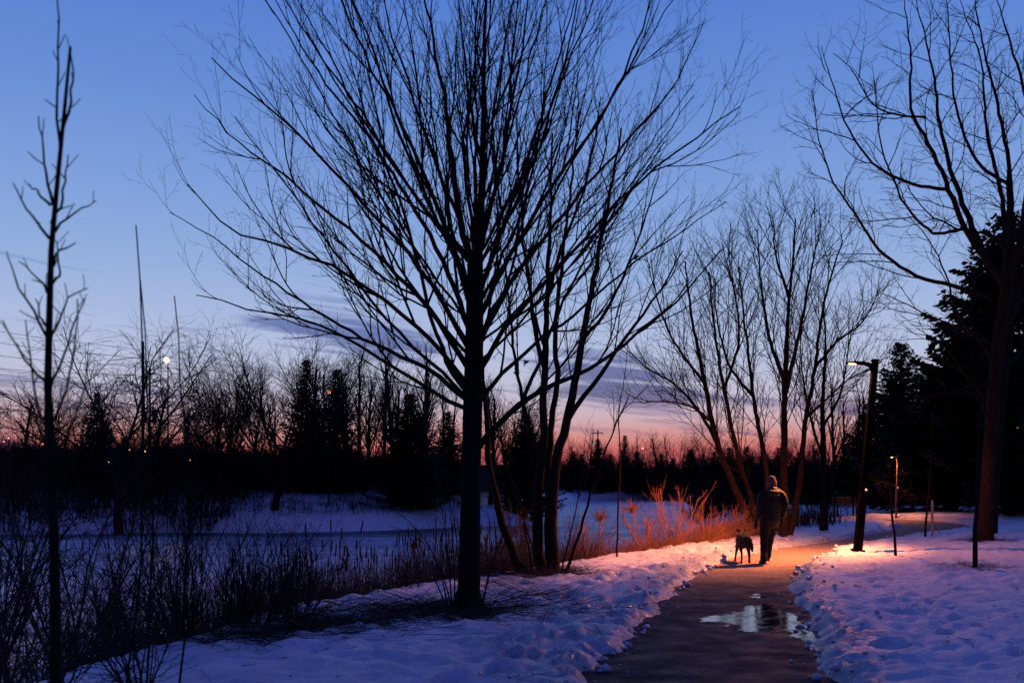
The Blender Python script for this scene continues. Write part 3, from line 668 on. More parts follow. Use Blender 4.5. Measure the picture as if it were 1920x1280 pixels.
# ---- large tree at the right edge
def right_tree():
    r = random.Random(12); b = P_BIGR; d0 = b.y
    root = thing('park_tree', 'big bare tree with orange lit trunk at the right edge of the lawn', 'tree', b)
    A = lambda p: at(p[0], p[1], d0+(p[2] if len(p) > 2 else 0))
    S = [dict(den=2.2, t0=.1, len=2.0, fall=.5, ang=.75, r=.016, seg=8, wig=.12, trop=.03, sides=4, tip=.35),
         dict(den=3.9, t0=.1, len=.85, fall=.4, ang=.75, r=.0085, seg=5, wig=.16, trop=.02, sides=3, tip=.55),
         dict(den=5, t0=.15, len=.24, fall=.3, ang=.85, r=.0055, seg=3, wig=.2, trop=.02, sides=3, tip=.8)]
    T = Tubes(); tp = [(1844, 1022), (1845, 1006), (1848, 975), (1853, 880), (1860, 780), (1870, 660), (1886, 540)]
    q = np.array([tuple(A(p)) for p in tp]); s = np.r_[0, np.cumsum(np.linalg.norm(np.diff(q, axis=0), axis=1))]; s /= s[-1]
    T.add([tuple(v) for v in resample(q, 36)], list(np.interp(np.linspace(0, 1, 36), s, [.34, .22, .165, .15, .145, .14, .125])), 14)
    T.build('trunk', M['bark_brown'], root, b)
    L = [([(1886, 540), (1850, 488, -.2), (1810, 430, -.4), (1772, 340, -.6), (1735, 255, -.7), (1712, 215, -.7), (1708, 100, -.7), (1692, -20, -.7)], .09),
         ([(1850, 488, -.2), (1805, 380, .3), (1764, 250, .6), (1748, 130, .7), (1712, -20, .8)], .085),
         ([(1862, 560, 0), (1800, 540, .3), (1720, 518, .6), (1650, 470, .9), (1602, 400, 1.1), (1562, 340, 1.2), (1536, 260, 1.3), (1522, 165, 1.3)], .06),
         ([(1772, 355, -.6), (1700, 342, -1), (1640, 310, -1.3), (1595, 250, -1.5), (1562, 160, -1.7), (1540, 88, -1.8)], .045),
         ([(1735, 220, -.7), (1680, 215, -1.2), (1640, 200, -1.5), (1595, 130, -1.6), (1562, 100, -1.7)], .03),
         ([(1886, 540), (1896, 350, .2), (1872, 200, .4), (1842, 80, .5), (1822, -40, .6)], .085),
         ([(1886, 540), (1925, 400, -.3), (1930, 210, -.4), (1900, 100, -.5), (1862, -20, -.5)], .10),
         ([(1886, 540), (1880, 380, .8), (1850, 250, 1.3), (1840, 120, 1.6), (1800, 0, 1.8)], .08),
         ([(1868, 690, 0), (1838, 640, -.5), (1800, 600, -1), (1775, 520, -1.4), (1740, 450, -1.6), (1700, 400, -1.7)], .045),
         ([(1864, 730, 0), (1830, 720, -.4), (1790, 735, -.8), (1745, 742, -1.1), (1715, 765, -1.3)], .032),
         ([(1858, 800, 0), (1848, 770, -.2), (1842, 750, -.3), (1800, 690, -.5), (1760, 640, -.7), (1700, 620, -.9)], .035),
         ([(1870, 660), (1900, 590, -.5), (1945, 520, -.8), (1980, 420, -1)], .06),
         ([(1866, 720), (1895, 680, .6), (1930, 640, 1), (1990, 560, 1.3)], .05),
         ([(1810, 430, -.4), (1740, 430, -1.4), (1690, 370, -2), (1650, 260, -2.4), (1640, 150, -2.6)], .045),
         ([(1896, 350, .2), (1830, 300, -.5), (1790, 190, -.9), (1780, 60, -1.1), (1770, -40, -1.2)], .05),
         ([(1900, 480), (1850, 440, 1), (1800, 430, 1.7), (1740, 400, 2.3), (1690, 330, 2.6)], .05),
         ([(1870, 655), (1820, 620, .8), (1760, 600, 1.5), (1700, 570, 2), (1640, 545, 2.3)], .04)]
    for pl, a in L:
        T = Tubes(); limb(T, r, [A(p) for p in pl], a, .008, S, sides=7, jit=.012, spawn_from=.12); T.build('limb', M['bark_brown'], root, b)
    # darker neighbour trunk close behind
    b2 = place(1872, 1003); root = thing('park_tree', 'dark bare trunk standing close behind the orange lit tree', 'tree', b2); d1 = b2.y+.5
    T = Tubes(); limb(T, r, [at(1858, 1010, d1), at(1859, 990, d1), at(1864, 900, d1), at(1876, 760, d1), at(1900, 560, d1), at(1935, 300, d1)], .16, .08, None, sides=12, n=24)
    T.build('stem', M['bark'], root, b2)
    for pl, a in [([(1900, 560), (1960, 400), (1990, 200)], .1), ([(1900, 560), (1890, 420, .4), (1890, 260, .8)], .08)]:
        T = Tubes(); limb(T, r, [at(p[0], p[1], d1+(p[2] if len(p) > 2 else 0)) for p in pl], a, .01, S[:2], sides=6, jit=.03, spawn_from=.1); T.build('limb', M['bark'], root, b2)
right_tree()

# ---- young saplings on the lawn
def saplings():
    r = random.Random(21)
    S = [dict(den=3.2, t0=.3, len=.7, fall=.5, ang=.7, r=.007, seg=5, wig=.12, trop=.05, sides=3, tip=.5),
         dict(den=4, t0=.2, len=.25, fall=.3, ang=.7, r=.004, seg=3, wig=.15, trop=.03, sides=3, tip=.7)]
    def sap(name, label, px, py, pl, r0, S, sf, mt='bark', col='trunk'):
        b = place(px, py); d = b.y; root = thing(name, label, 'tree', b)
        T = Tubes(); c, rr = limb(T, r, [b-Vector((0, 0, .1)), b+Vector((0, 0, .03))]+[at(p[0], p[1], d+(p[2] if len(p) > 2 else 0)) for p in pl], r0, .006, None, sides=7, jit=.008)
        T.build('trunk', M[mt], root, b)
        T = Tubes(); k = int(len(c)*sf); spawn(T, r, c[k:], rr[k:], S); T.build('crown', M[mt], root, b)
        return b, root
    sap('sapling', 'straight dark sapling in a patch of bare earth at lower right', 1828, 1063, [(1829, 1000), (1832, 900), (1836, 800), (1842, 680), (1848, 600)], .045, S, .62)
    bm_ = P_SAPR
    sap('sapling', 'thin leaning sapling on the snow right of the lamp post', 1679, 1040, [(1675, 990), (1670, 920), (1664, 870), (1650, 820), (1635, 760)], .03, S, .6)
    b, root = sap('sapling', 'spindly lamp lit sapling tied to a pale wooden stake', 1735, 1005, [(1740, 930), (1744, 870), (1747, 820), (1752, 770), (1756, 740)], .035, S, .3, 'bark_brown')
    sap('sapling', 'thin straight sapling before the glowing brush on the bank', 1157, 1041, [(1158, 980), (1161, 900), (1163, 850), (1160, 780), (1172, 700), (1178, 640)], .022, S, .35, 'bark_brown')
    # stake
    p = place(1748, 1005); bm = bmesh.new(); bmesh.ops.create_cube(bm, size=1)
    for v in bm.verts: v.co = Vector((v.co.x*.055, v.co.y*.04, (v.co.z+.5)*1.05-.1))
    bmesh.ops.bevel(bm, geom=bm.edges[:], offset=.005, segments=1, affect='EDGES')
    me = bpy.data.meshes.new('wooden_stake'); bm.to_mesh(me); bm.free()
    o = link_mesh('wooden_stake', me, M['stake'], None, False); o.location = p; tag(o, 'pale square wooden stake beside the spindly sapling', 'stake')
    p = place(1761, 999); o2 = o.copy(); COL.objects.link(o2); o2.location = p; o2.scale = (.7, .7, .22); tag(o2, 'very short stump of a stake right of the tall pale stake', 'stake')
    # the tie between sapling and stake
    T = Tubes(); a = place(1735, 1005); T.add([tuple(a+Vector((.02, -.02, .72))), tuple(a+Vector((.09, -.03, .73))), tuple(p.lerp(a, .5)+Vector((.0, 0, .73)))], [.006]*3, 5)
    return
saplings()

# ---- foreground: blurred young tree, whips and thicket at the left
def foreground():
    r = random.Random(33); d0 = 3.6
    b = Vector(((108-960)*d0/F, d0, 0)); b.z = gz(b.x, b.y)
    root = thing('young_tree', 'blurred young bare tree close to the camera at far left', 'tree', b)
    A = lambda p: at(p[0], p[1], d0+(p[2] if len(p) > 2 else 0))
    T = Tubes(); c, rr = limb(T, r, [b-Vector((0, 0, .1)), A((104, 1280)), A((103, 1100)), A((97, 900)), A((92, 740)), A((93, 600)), A((96, 480)), A((100, 400)), A((112, 310)), A((121, 200)), A((132, 88))], .031, .005, None, sides=9, jit=.0015)
    T.build('trunk', M['bark'], root, b)
    S = [dict(den=12, t0=.15, len=.07, fall=.2, ang=.7, r=.0026, seg=2, wig=.1, trop=.1, sides=4, tip=.7)]
    br = [[(112, 310), (108, 230, .05), (106, 120, .08), (112, 60, .1), (107, 0, .1), (110, -60, .1)], [(115, 250), (133, 190), (135, 140), (131, 90)],
          [(100, 385), (88, 340), (80, 270), (72, 218)], [(96, 450), (65, 410, -.1), (45, 385, -.15), (24, 343, -.2)], [(97, 440), (120, 415, .1), (150, 395, .15), (180, 376, .2)],
          [(98, 500), (110, 470), (125, 465), (142, 455)], [(96, 420), (115, 380), (123, 330), (128, 290)], [(95, 385), (75, 365), (55, 345)], [(94, 560), (70, 520, .1), (50, 500, .1), (35, 490, .1)],
          [(93, 640), (60, 580, -.1), (35, 540, -.1), (14, 480, -.2)], [(93, 640), (115, 590, .1), (130, 560, .1), (165, 540, .1)], [(92, 720), (60, 690, -.1), (30, 650, -.15), (5, 600, -.2)],
          [(92, 730), (115, 680, .1), (135, 620, .1), (160, 560, .2)], [(94, 820), (70, 760, .1), (60, 700, .1), (48, 600, .1)], [(94, 800), (120, 740, -.1), (140, 650, -.1), (145, 560, -.1)],
          [(95, 540), (112, 500, .1), (105, 450, .1)], [(93, 620), (80, 600), (66, 560)], [(97, 900), (125, 830), (150, 760, .1), (170, 660, .1)]]
    T = Tubes()
    for q in br: limb(T, r, [A(p) for p in q], .0065, .0022, S, sides=5, jit=.003, n=9)
    T.build('crown', M['bark'], root, b)
    # long whips
    for (px0, py0, px1, py1, d, lab) in [(205, 1250, 255, 422, 4.6, 'tallest blurred bare whip right of the young tree'), (268, 1250, 263, 524, 5.0, 'blurred straight bare whip second from the young tree'), (330, 1230, 327, 555, 5.6, 'blurred bare whip below the distant street light')]:
        a = at(px0, py0, d); a.z = gz(a.x, a.y); e = at(px1, py1, d)
        ro = thing('whip_stem', lab, 'sapling', a); T = Tubes()
        mid = a.lerp(e, .55)+Vector((r.uniform(.03, .08)*r.choice((-1, 1)), .05, 0))
        c, rr = limb(T, r, [a-Vector((0, 0, .1)), mid, e], .0085, .0032, None, sides=6, jit=.005); T.build('stem', M['bark'], ro, a)
        T = Tubes(); spawn(T, r, c[3:-4], rr[3:-4], [dict(den=4.5, t0=0, len=.3, fall=.6, ang=.55, r=.004, seg=4, wig=.1, trop=.06, sides=3, tip=.5), dict(den=4, len=.1, ang=.7, r=.003, seg=2, wig=.1, trop=0)])
        T.build('twigs', M['bark'], ro, a)['kind'] = 'stuff'
    # thicket shrubs: one of each kind is built, then copied
    def shrub(nst, H, spread, r0, seed, S):
        q = random.Random(seed); meshes = []
        for i in range(nst):
            T = Tubes(); az = q.uniform(0, 6.28); sp = spread*q.uniform(.25, 1.0)
            d = Vector((math.cos(az)*sp, math.sin(az)*sp, 1)).normalized()
            L = H*q.uniform(.65, 1.1); p0 = Vector((math.cos(az)*.12*q.random(), math.sin(az)*.12*q.random(), -.1))
            c = sweep(q, p0, d, L, 9, .085, .02); ro = r0*q.uniform(.6, 1.1); rr = [ro+(.0025-ro)*j/9 for j in range(10)]
            T.add([tuple(v) for v in c], rr, 5); spawn(T, q, c, rr, S); meshes.append(T.mesh('stem'))
        return meshes
    S2 = [dict(den=4.5, t0=.18, len=.85, fall=.5, ang=.8, r=.0065, seg=7, wig=.15, trop=.03, sides=3, tip=.45), dict(den=6, t0=.15, len=.34, fall=.3, ang=.8, r=.0038, seg=4, wig=.2, trop=.02, sides=3, tip=.6), dict(den=7, t0=.2, len=.10, ang=.7, r=.0026, seg=2, wig=.1, trop=0)]
    S3 = [dict(den=6, t0=.1, len=.55, fall=.4, ang=.35, r=.005, seg=5, wig=.08, trop=.06, sides=3, tip=.5), dict(den=6, t0=.15, len=.25, fall=.3, ang=.5, r=.0034, seg=3, wig=.12, trop=.03, sides=3, tip=.6)]
    S4 = [dict(den=7, t0=.15, len=.45, fall=.4, ang=.75, r=.006, seg=4, wig=.2, trop=.03, sides=3, tip=.5), dict(den=9, t0=.1, len=.2, fall=.3, ang=.8, r=.004, seg=3, wig=.25, trop=.02, sides=3, tip=.6), dict(den=10, len=.08, ang=.8, r=.003, seg=2, wig=.2, trop=0)]
    kinds = [shrub(8, 2.0, .85, .012, 101, S2), shrub(7, 1.6, 1.1, .011, 102, S2), shrub(26, 1.6, .42, .008, 103, S3), shrub(15, 1.25, .8, .012, 104, S4)]
    def put(k, x, y, rz, sc, label, group=None, zs=1.0):
        z = gz(x, y) if sdpoly(np.array([x]), np.array([y]), POND)[0] > 0 else POND_Z+.03
        ro = thing('shrub', label, 'shrub', (x, y, z), group); ro.rotation_euler = (0, 0, rz); ro.scale = (sc, sc, sc*zs)
        for me in kinds[k]: link_mesh('stem', me, M['twig'], ro, False)
        return ro
    G = 'shrubs of the blurred thicket at the left'
    for (x, y, k, sc) in [(-2.6, 5.0, 0, .85), (-3.05, 6.1, 1, 1.0), (-4.9, 9.9, 1, 1.3), (-2.2, 4.3, 1, .6),
                          (-5.0, 11.2, 0, 1.25), (-6.0, 12.2, 0, 1.3), (-5.5, 13.4, 0, 1.3), 
                          (-6.4, 11.2, 0, 1.7), (-7.2, 13.0, 0, 1.9), (-5.0, 12.4, 0, 1.6), (-7.9, 14.8, 0, 2.0), (-6.8, 12.2, 1, 1.9), (-8.6, 16.0, 0, 2.0), (-7.0, 15.8, 0, 1.9), (-4.9, 13.8, 0, 1.5), (-3.3, 9.9, 3, 1.0), (-4.6, 11.6, 2, 1.2), (-2.75, 7.4, 3, .8)]:
        put(k, x, y, r.uniform(0, 6.28), sc, 'leafless shrub in the dark blurred thicket at the lower left', G, r.uniform(.9, 1.15))
    p = place(352, 1192); put(2, p.x, p.y, .5, 1.0, 'dense broom-like bare shrub with upright stems at the snow edge')
    put(2, -2.95, 10.7, 2.5, .85, 'smaller broom-like shrub right of the dense broom-like one')
    p = place(555, 1172); put(3, p.x, p.y, 1.0, 1.0, 'round zigzag-twigged bare shrub in front of the cattails')
    p = place(470, 1185); put(3, p.x, p.y+.3, 3.0, 1.0, 'low crooked shrub between the broom-like and round shrubs')
    p = place(260, 1230); put(1, p.x-.3, p.y+.6, 3.0, .8, 'sprawling bare shrub left of the broom-like shrub')
    # thin shoots left of the maple trunk
    ro = thing('shrub', 'cluster of thin upright shoots hugging the maple trunk on its left', 'shrub', P_MAPLE+Vector((-.3, .05, 0)))
    for pl in [[(848, 1140), (842, 1060), (830, 960), (812, 860), (800, 790)], [(840, 1140), (820, 1060), (790, 1000), (740, 955), (705, 930)], [(852, 1138), (850, 1040), (842, 930), (836, 840)], [(846, 1142), (832, 1080), (806, 1030), (770, 1000), (730, 985)],
               [(858, 1138), (860, 1040), (850, 960), (858, 880)], [(838, 1142), (818, 1090), (800, 1050), (785, 1020)], [(905, 1135), (920, 1060), (950, 990), (975, 940)], [(900, 1140), (915, 1090), (930, 1030), (925, 960)]]:
        T = Tubes(); limb(T, r, [at(p[0], p[1], P_MAPLE.y+r.uniform(-.05, .25)) for p in pl], .011, .003, [dict(den=3, t0=.2, len=.35, fall=.4, ang=.6, r=.004, seg=4, wig=.1, trop=.03, sides=3), dict(den=4, len=.1, ang=.7, r=.003, seg=2, wig=.1, trop=0)], sides=5, n=10, jit=.006)
        T.build('stem', M['twig'], ro, ro.location)
foreground()

# ---- fallen brush and dead stalks round the maple; reeds and grass along the shore
def ground_twigs(name, label, n, pick, length, rise, rad, mt, bend=.25, sides=3):
    P = np.zeros((n, 5, 3)); R = np.zeros((n, 5))
    x, y = pick(n); az = nrg.uniform(0, 2*np.pi, n); L = nrg.uniform(*length, n); up = nrg.uniform(*rise, n)
    z = ground(x, y); ca, sa = np.cos(az), np.sin(az)
    for k in range(5):
        t = k/4; P[:, k, 0] = x+ca*L*t*np.sqrt(np.maximum(0, 1-up**2))+nrg.normal(0, .02, n)*k*.4; P[:, k, 1] = y+sa*L*t*np.sqrt(np.maximum(0, 1-up**2))+nrg.normal(0, .02, n)*k*.4
        P[:, k, 2] = z+L*up*(t-bend*t*t)-.01
        R[:, k] = rad*(1-.6*t)
    flat = up < .3
    gzz = ground(P[flat][..., 0], P[flat][..., 1]); P[flat, :, 2] = np.maximum(P[flat, :, 2], gzz+.012)
    T = Tubes(); T.add_many(P, R, sides); o = T.build(name, M[mt]); tag(o, label, kind='stuff'); return o
def gauss_pick(spots):
    def f(n):
        w = np.array([s[4] for s in spots]); i = nrg.choice(len(spots), n, p=w/w.sum()); s = np.array(spots)[i]
        return s[:, 0]+nrg.normal(0, 1, n)*s[:, 2], s[:, 1]+nrg.normal(0, 1, n)*s[:, 3]
    return f
mx, my = P_MAPLE.x, P_MAPLE.y; cx, cy = P_CLUMP.x, P_CLUMP.y
ground_twigs('fallen_brush', 'dead stalks and fallen twigs matted on the snow round the maple', 1300, gauss_pick([(mx-.5, my, .75, .45, 3), (mx-1.6, my-1.1, .6, .4, 2), (mx-2.2, my-1.6, .4, .3, 1), (cx-.2, cy-.3, .45, .4, 1.6), (mx+.6, my+1.7, .35, .5, .8)]), (.25, 1.1), (.0, .45), .0042, 'brush')
ground_twigs('dead_grass', 'brown dead grass tufts at the foot of the trees', 2600, gauss_pick([(mx-.2, my+.1, .5, .3, 2), (mx-1.3, my-.6, .5, .35, 1.2), (cx, cy-.1, .35, .25, 2), (mx-2.3, my-1.5, .4, .4, .7), (P_SAPR.x, P_SAPR.y, .2, .15, .3), (P_BIGR.x, P_BIGR.y, .35, .3, .5)]), (.10, .32), (.35, .9), .0022, 'brush')

def bank_line(n, pts, jit):
    p = resample(pts, n); return p[:, 0]+nrg.normal(0, jit, n), p[:, 1]+nrg.normal(0, jit, n)
BANK = [(-4.2, 7.4), (-3.6, 9.4), (-2.75, 12.2), (-1.3, 15.0), (.35, 17.9), (1.8, 20.8), (3.5, 23.0), (5.3, 25.6), (7.4, 29.3), (9.6, 33.0)]
def blades(n, x, y, z, H, lean, rad, seg=5, wind=(0, 0)):
    P = np.zeros((n, seg, 3)); R = np.zeros((n, seg)); az = nrg.uniform(0, 2*np.pi, n); l = np.abs(nrg.normal(0, lean, n))
    ax, ay = np.cos(az)*l+wind[0], np.sin(az)*l+wind[1]
    for k in range(seg):
        t = k/(seg-1); P[:, k, 0] = x+ax*H*t**1.8; P[:, k, 1] = y+ay*H*t**1.8; P[:, k, 2] = z-.05+H*t*(1-.25*np.minimum(1, l)*t); R[:, k] = rad*(1-.75*t)
    return P, R
def shore():
    # cattails
    x, y = bank_line(3900, [(-4.3, 14.2), (-3.7, 15.6), (-2.8, 17.0), (-.8, 19.6), (.6, 21.4), (1.6, 22.6)], .42)
    c = fbm(x*.9, y*.9, 200, 3); k = c > -.10; x, y = x[k], y[k]; n = len(x)
    z = np.maximum(ground(x, y), POND_Z)
    T = Tubes(); T.add_many(*blades(n, x, y, z, nrg.uniform(.9, 1.9, n)*np.clip(1-.0*y, .6, 1), .26, .007))
    tag(T.build('reeds', M['reed']), 'dead brown reeds along the near shore of the frozen pond', kind='stuff')
    i = nrg.choice(np.flatnonzero((x > -4.3) & (x < .4)), 300, replace=False); P, R = blades(300, x[i], y[i], z[i], nrg.uniform(1.45, 2.05, 300), .07, .0065)
    T = Tubes(); T.add_many(P, R); tag(T.build('cattail_stalks', M['reed']), 'thin stalks of cattails rising from the reeds', kind='stuff')
    T = Tubes(); top = P[:, -1]; d = nrm(P[:, -1]-P[:, -2]); hd = np.stack([top-d*.26, top-d*.25, top-d*.08, top-d*.07], 1)
    T.add_many(hd, np.tile([.004, .012, .0115, .004], (300, 1)), 6); tag(T.build('cattail_heads', M['cattail']), 'brown cattail seed heads against the blue ice', kind='stuff')
    # dry golden grass on the bank under the lamp
    x, y = bank_line(9500, [(.9, 20.6), (1.5, 21.6), (2.5, 22.9), (3.7, 24.4), (4.7, 25.6), (6.1, 28.0), (8.2, 31.6)], .38); n = len(x)
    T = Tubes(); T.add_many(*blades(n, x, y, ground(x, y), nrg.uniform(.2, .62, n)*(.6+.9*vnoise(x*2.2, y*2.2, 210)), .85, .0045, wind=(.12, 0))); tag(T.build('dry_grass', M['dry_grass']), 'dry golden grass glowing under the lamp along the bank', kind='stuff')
    x, y = bank_line(4600, [(-4.3, 8.4), (-3.8, 10.2), (-3.0, 12.6), (-1.5, 15.7), (.2, 18.6), (1.6, 21.2)], .3); n = len(x)
    T = Tubes(); T.add_many(*blades(n, x, y, ground(x, y), nrg.uniform(.2, .75, n), .55, .0042)); tag(T.build('rough_grass', M['reed']), 'dull brown rough grass below the snow edge', kind='stuff')
shore()

def lit_shrubs():
    r = random.Random(44)
    S = [dict(den=4.2, t0=.2, len=.6, fall=.4, ang=.4, r=.0085, seg=5, wig=.09, trop=.04, sides=3, tip=.6), dict(den=5, t0=.2, len=.25, fall=.3, ang=.6, r=.006, seg=3, wig=.12, trop=.02, sides=3, tip=.7)]
    def one(px, py, H, n, spread, lean, label, mt='dry_twig', name='shrub'):
        b = place(px, py); b.y += .35; b.z = gz(b.x, b.y); ro = thing(name, label, 'shrub', b)
        for i in range(n):
            T = Tubes(); az = r.uniform(0, 6.28); sp = spread*r.uniform(.15, 1)
            d = Vector((math.cos(az)*sp+lean, math.sin(az)*sp, 1)).normalized(); L = H*r.uniform(.6, 1.1)
            c = sweep(r, Vector((math.cos(az)*.15*r.random(), math.sin(az)*.15*r.random(), -.08)), d, L, 8, .05, .0); rr = [.0115+(.004-.0115)*j/8 for j in range(9)]
            T.add([tuple(v) for v in c], rr, 4); spawn(T, r, c, rr, S); T.build('stem', M[mt], ro)
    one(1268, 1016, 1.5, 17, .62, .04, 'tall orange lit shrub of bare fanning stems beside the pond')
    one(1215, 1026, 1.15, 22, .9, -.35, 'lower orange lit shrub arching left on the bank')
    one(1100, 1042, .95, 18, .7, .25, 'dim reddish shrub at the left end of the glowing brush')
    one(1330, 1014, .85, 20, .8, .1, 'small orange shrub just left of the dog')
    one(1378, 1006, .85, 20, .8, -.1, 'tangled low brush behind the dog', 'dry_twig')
    # flat-topped dead weeds
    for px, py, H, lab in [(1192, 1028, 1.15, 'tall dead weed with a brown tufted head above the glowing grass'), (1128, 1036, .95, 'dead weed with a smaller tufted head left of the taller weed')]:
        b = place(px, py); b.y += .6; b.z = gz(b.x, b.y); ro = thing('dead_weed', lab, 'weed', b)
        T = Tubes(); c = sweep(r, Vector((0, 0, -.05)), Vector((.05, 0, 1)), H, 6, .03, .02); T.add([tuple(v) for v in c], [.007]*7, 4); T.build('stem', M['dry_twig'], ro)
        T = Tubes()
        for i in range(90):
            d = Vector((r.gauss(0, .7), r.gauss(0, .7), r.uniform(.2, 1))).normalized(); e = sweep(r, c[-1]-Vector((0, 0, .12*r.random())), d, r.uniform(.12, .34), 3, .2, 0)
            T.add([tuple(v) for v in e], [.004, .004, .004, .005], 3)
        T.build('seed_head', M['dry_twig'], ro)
lit_shrubs()

# ------------------------------------------------------------------ conifers
def spruce_mesh(seed, H, W, nb, droop=.25, tuft=1.0):
    """needle sprays: branch whorls carrying many narrow drooping sprays"""
    r = np.random.default_rng(seed); V = []; k = 0
    z = H*(.06+.93*(np.arange(nb)/nb)**.92); az = np.arange(nb)*2.4+r.normal(0, .4, nb)
    R = W*(1-(z/H))**.85*r.uniform(.65, 1.12, nb)+.05*W
    tris = []
    TB = Tubes()
    for i in range(nb):
        n = max(4, int(R[i]/.16*tuft)); t = np.linspace(.12, 1, n)
        up = .35*(z[i]/H)
        bx, by = np.cos(az[i])*R[i]*t, np.sin(az[i])*R[i]*t; bz = z[i]+R[i]*(up*t-droop*np.sin(t*2.2)*.8+.16*t**3)
        TB.add_many(np.stack([bx, by, bz], -1)[None], np.linspace(.03, .006, n)[None]*max(.5, R[i]/W), 3)
        for rep in range(3):
            l = (.42-.22*t)*np.clip(R[i], .35, 1.5)*r.uniform(.5, 1.2, n)*.9+.05
            side = r.choice([-1, 1], n)*r.uniform(.4, 1.2, n); a2 = az[i]+side; dzz = r.uniform(-.55, .12, n)
            ex = bx+np.cos(a2)*l; ey = by+np.sin(a2)*l; ez = bz+dzz*l
            w = r.uniform(.035, .075, n)*np.clip(R[i]/.8, .6, 1.4)
            px, py = -np.sin(a2)*w, np.cos(a2)*w; j = r.normal(0, .05, n)
            a = np.stack([bx, by, bz], -1); m1 = np.stack([.55*bx+.45*ex+px, .55*by+.45*ey+py, .5*bz+.5*ez+.03+j], -1); m2 = np.stack([.5*bx+.5*ex-px, .5*by+.5*ey-py, .5*bz+.5*ez-.06+j], -1); e = np.stack([ex, ey, ez], -1)
            tris.append(np.stack([a, m1, e, m2], 1))
    T = np.concatenate(tris); V = T.reshape(-1, 3); Q = np.arange(len(V)).reshape(-1, 4)
    crown = arrays_mesh('crown', V, Q)
    tk = Tubes(); tk.add([(0, 0, -.4), (0, 0, H*.3), (.02, 0, H*.7), (0, 0, H*.985)], [H*.017, H*.014, H*.008, .012], 7); trunk = tk.mesh('trunk'); br = TB.mesh('branches')
    return trunk, br, crown
SPR = [spruce_mesh(1, 10, 2.6, 300, .25, 1.35), spruce_mesh(2, 10, 2.1, 260, .3), spruce_mesh(3, 10, 3.0, 260, .2), spruce_mesh(4, 10, 3.6, 330, .22, 1.5)]
def conifer(px, ptop, d, k, label, group=None, wid=1.0, name='spruce_tree', mt='needles', zb=None):
    x = (px-960)*d/F; z0 = gz(x, d) if zb is None else zb; H = EYE-(ptop-HZ)*d/F-z0
    ro = thing(name, label, 'tree', (x, d, z0), group); ro.rotation_euler = (0, 0, rng.uniform(0, 6)); ro.scale = (H/10*wid, H/10*wid, H/10)
    link_mesh('trunk', SPR[k][0], M['far_bark'], ro); link_mesh('branches', SPR[k][1], M['far_bark'], ro); link_mesh('crown', SPR[k][2], M[mt], ro, False)
    return ro
conifer(1690, 640, 57, 0, 'pointed dark spruce right behind the lamp post', None, 1.55)
conifer(1742, 690, 62, 2, 'blunter dark spruce just right of the pointed one', None, 1.7)
conifer(1622, 775, 60, 2, 'short bushy dark spruce left of the lamp post', None, 1.8)
conifer(1588, 830, 64, 2, 'lowest bushy spruce beside the slender dark tree', None, 1.6)
conifer(1893, 395, 44, 3, 'huge dark spruce filling the right edge behind the lit tree', None, 1.35)
conifer(1815, 620, 58, 3, 'dark spruce between the pointed spruce and the huge one', None, 1.45)
conifer(1990, 560, 38, 3, 'dark spruce cut off by the right edge of the view', None, 1.2)
conifer(1850, 760, 60, 2, 'low dark spruce behind the lit tree trunk', None, 1.6)
conifer(1765, 790, 66, 2, 'low wide dark spruce behind the staked sapling', None, 2.0)
conifer(575, 672, 70, 1, 'tall narrow spruce left of its twin beyond the pond', None, 1.35)
conifer(632, 690, 72, 1, 'tall narrow spruce right of its twin beyond the pond', None, 1.35)
conifer(770, 735, 68, 0, 'broad spruce beyond the pond left of the maple trunk', None, 1.5)
conifer(985, 775, 73, 0, 'spruce beyond the pond seen between maple and clump tree', None, 1.6)
conifer(182, 735, 66, 2, 'dark spruce beneath the willow at the far left', None, 1.1)
conifer(840, 770, 74, 2, 'low spruce hidden behind the maple trunk', None, 1.3)
conifer(1121, 822, 156, 0, 'small pointed spruce on the far shore under the sunset', None, 1.3)
conifer(1172, 815, 160, 1, 'slimmer small spruce right of the pointed one on the far shore', None, 1.2)
for i, (px, t) in enumerate([(1090, 850), (1145, 850), (1195, 845), (1262, 858), (1295, 842), (1318, 850), (1340, 845), (1368, 838), (1400, 836), (1432, 842), (1075, 845), (1460, 838), (1500, 845), (1530, 840), (1240, 850)]):
    conifer(px, t, 154+rng.uniform(0, 20), 2 if i % 3 else 0, 'low dark conifer in the row at the far end of the pond', 'low conifers at the far end of the pond', 1.9)

# ------------------------------------------------------------------ background bare trees
def tree_mesh(seed, H, nst, spread, S, crown_lo=.25, weep=False):
    r = random.Random(seed); tr = Tubes(); cr = Tubes()
    n = 10; c = sweep(r, Vector((0, 0, -.4)), Vector((r.gauss(0, .04), r.gauss(0, .04), 1)), H*(.45 if spread > .5 else .85), n, .03, .02)
    r0 = H*.019; rr = [r0*(1-.7*j/n) for j in range(n+1)]; tr.add([tuple(v) for v in c], rr, 7)
    for i in range(nst):
        t = crown_lo+(1-crown_lo)*(i+.5)/nst*(1.0 if spread <= .5 else .98); k = min(n-1, int(t*n)); p = c[k].lerp(c[k+1], t*n-k)
        az = i*2.4+r.gauss(0, .4); a = spread*r.uniform(.7, 1.2); d = Vector((math.cos(az)*math.sin(a), math.sin(az)*math.sin(a), math.cos(a)))
        L = H*(.62 if spread > .5 else .34)*(1-.5*t*(spread <= .5))*r.uniform(.75, 1.1)
        b = sweep(r, p, d, L, 8, .06, .05); ro = rr[k]*.55; bb = [ro+(.012-ro)*j/8 for j in range(9)]
        cr.add([tuple(v) for v in b], bb, 5); spawn(cr, r, b, bb, S)
    return tr.mesh('trunk'), cr.mesh('crown')
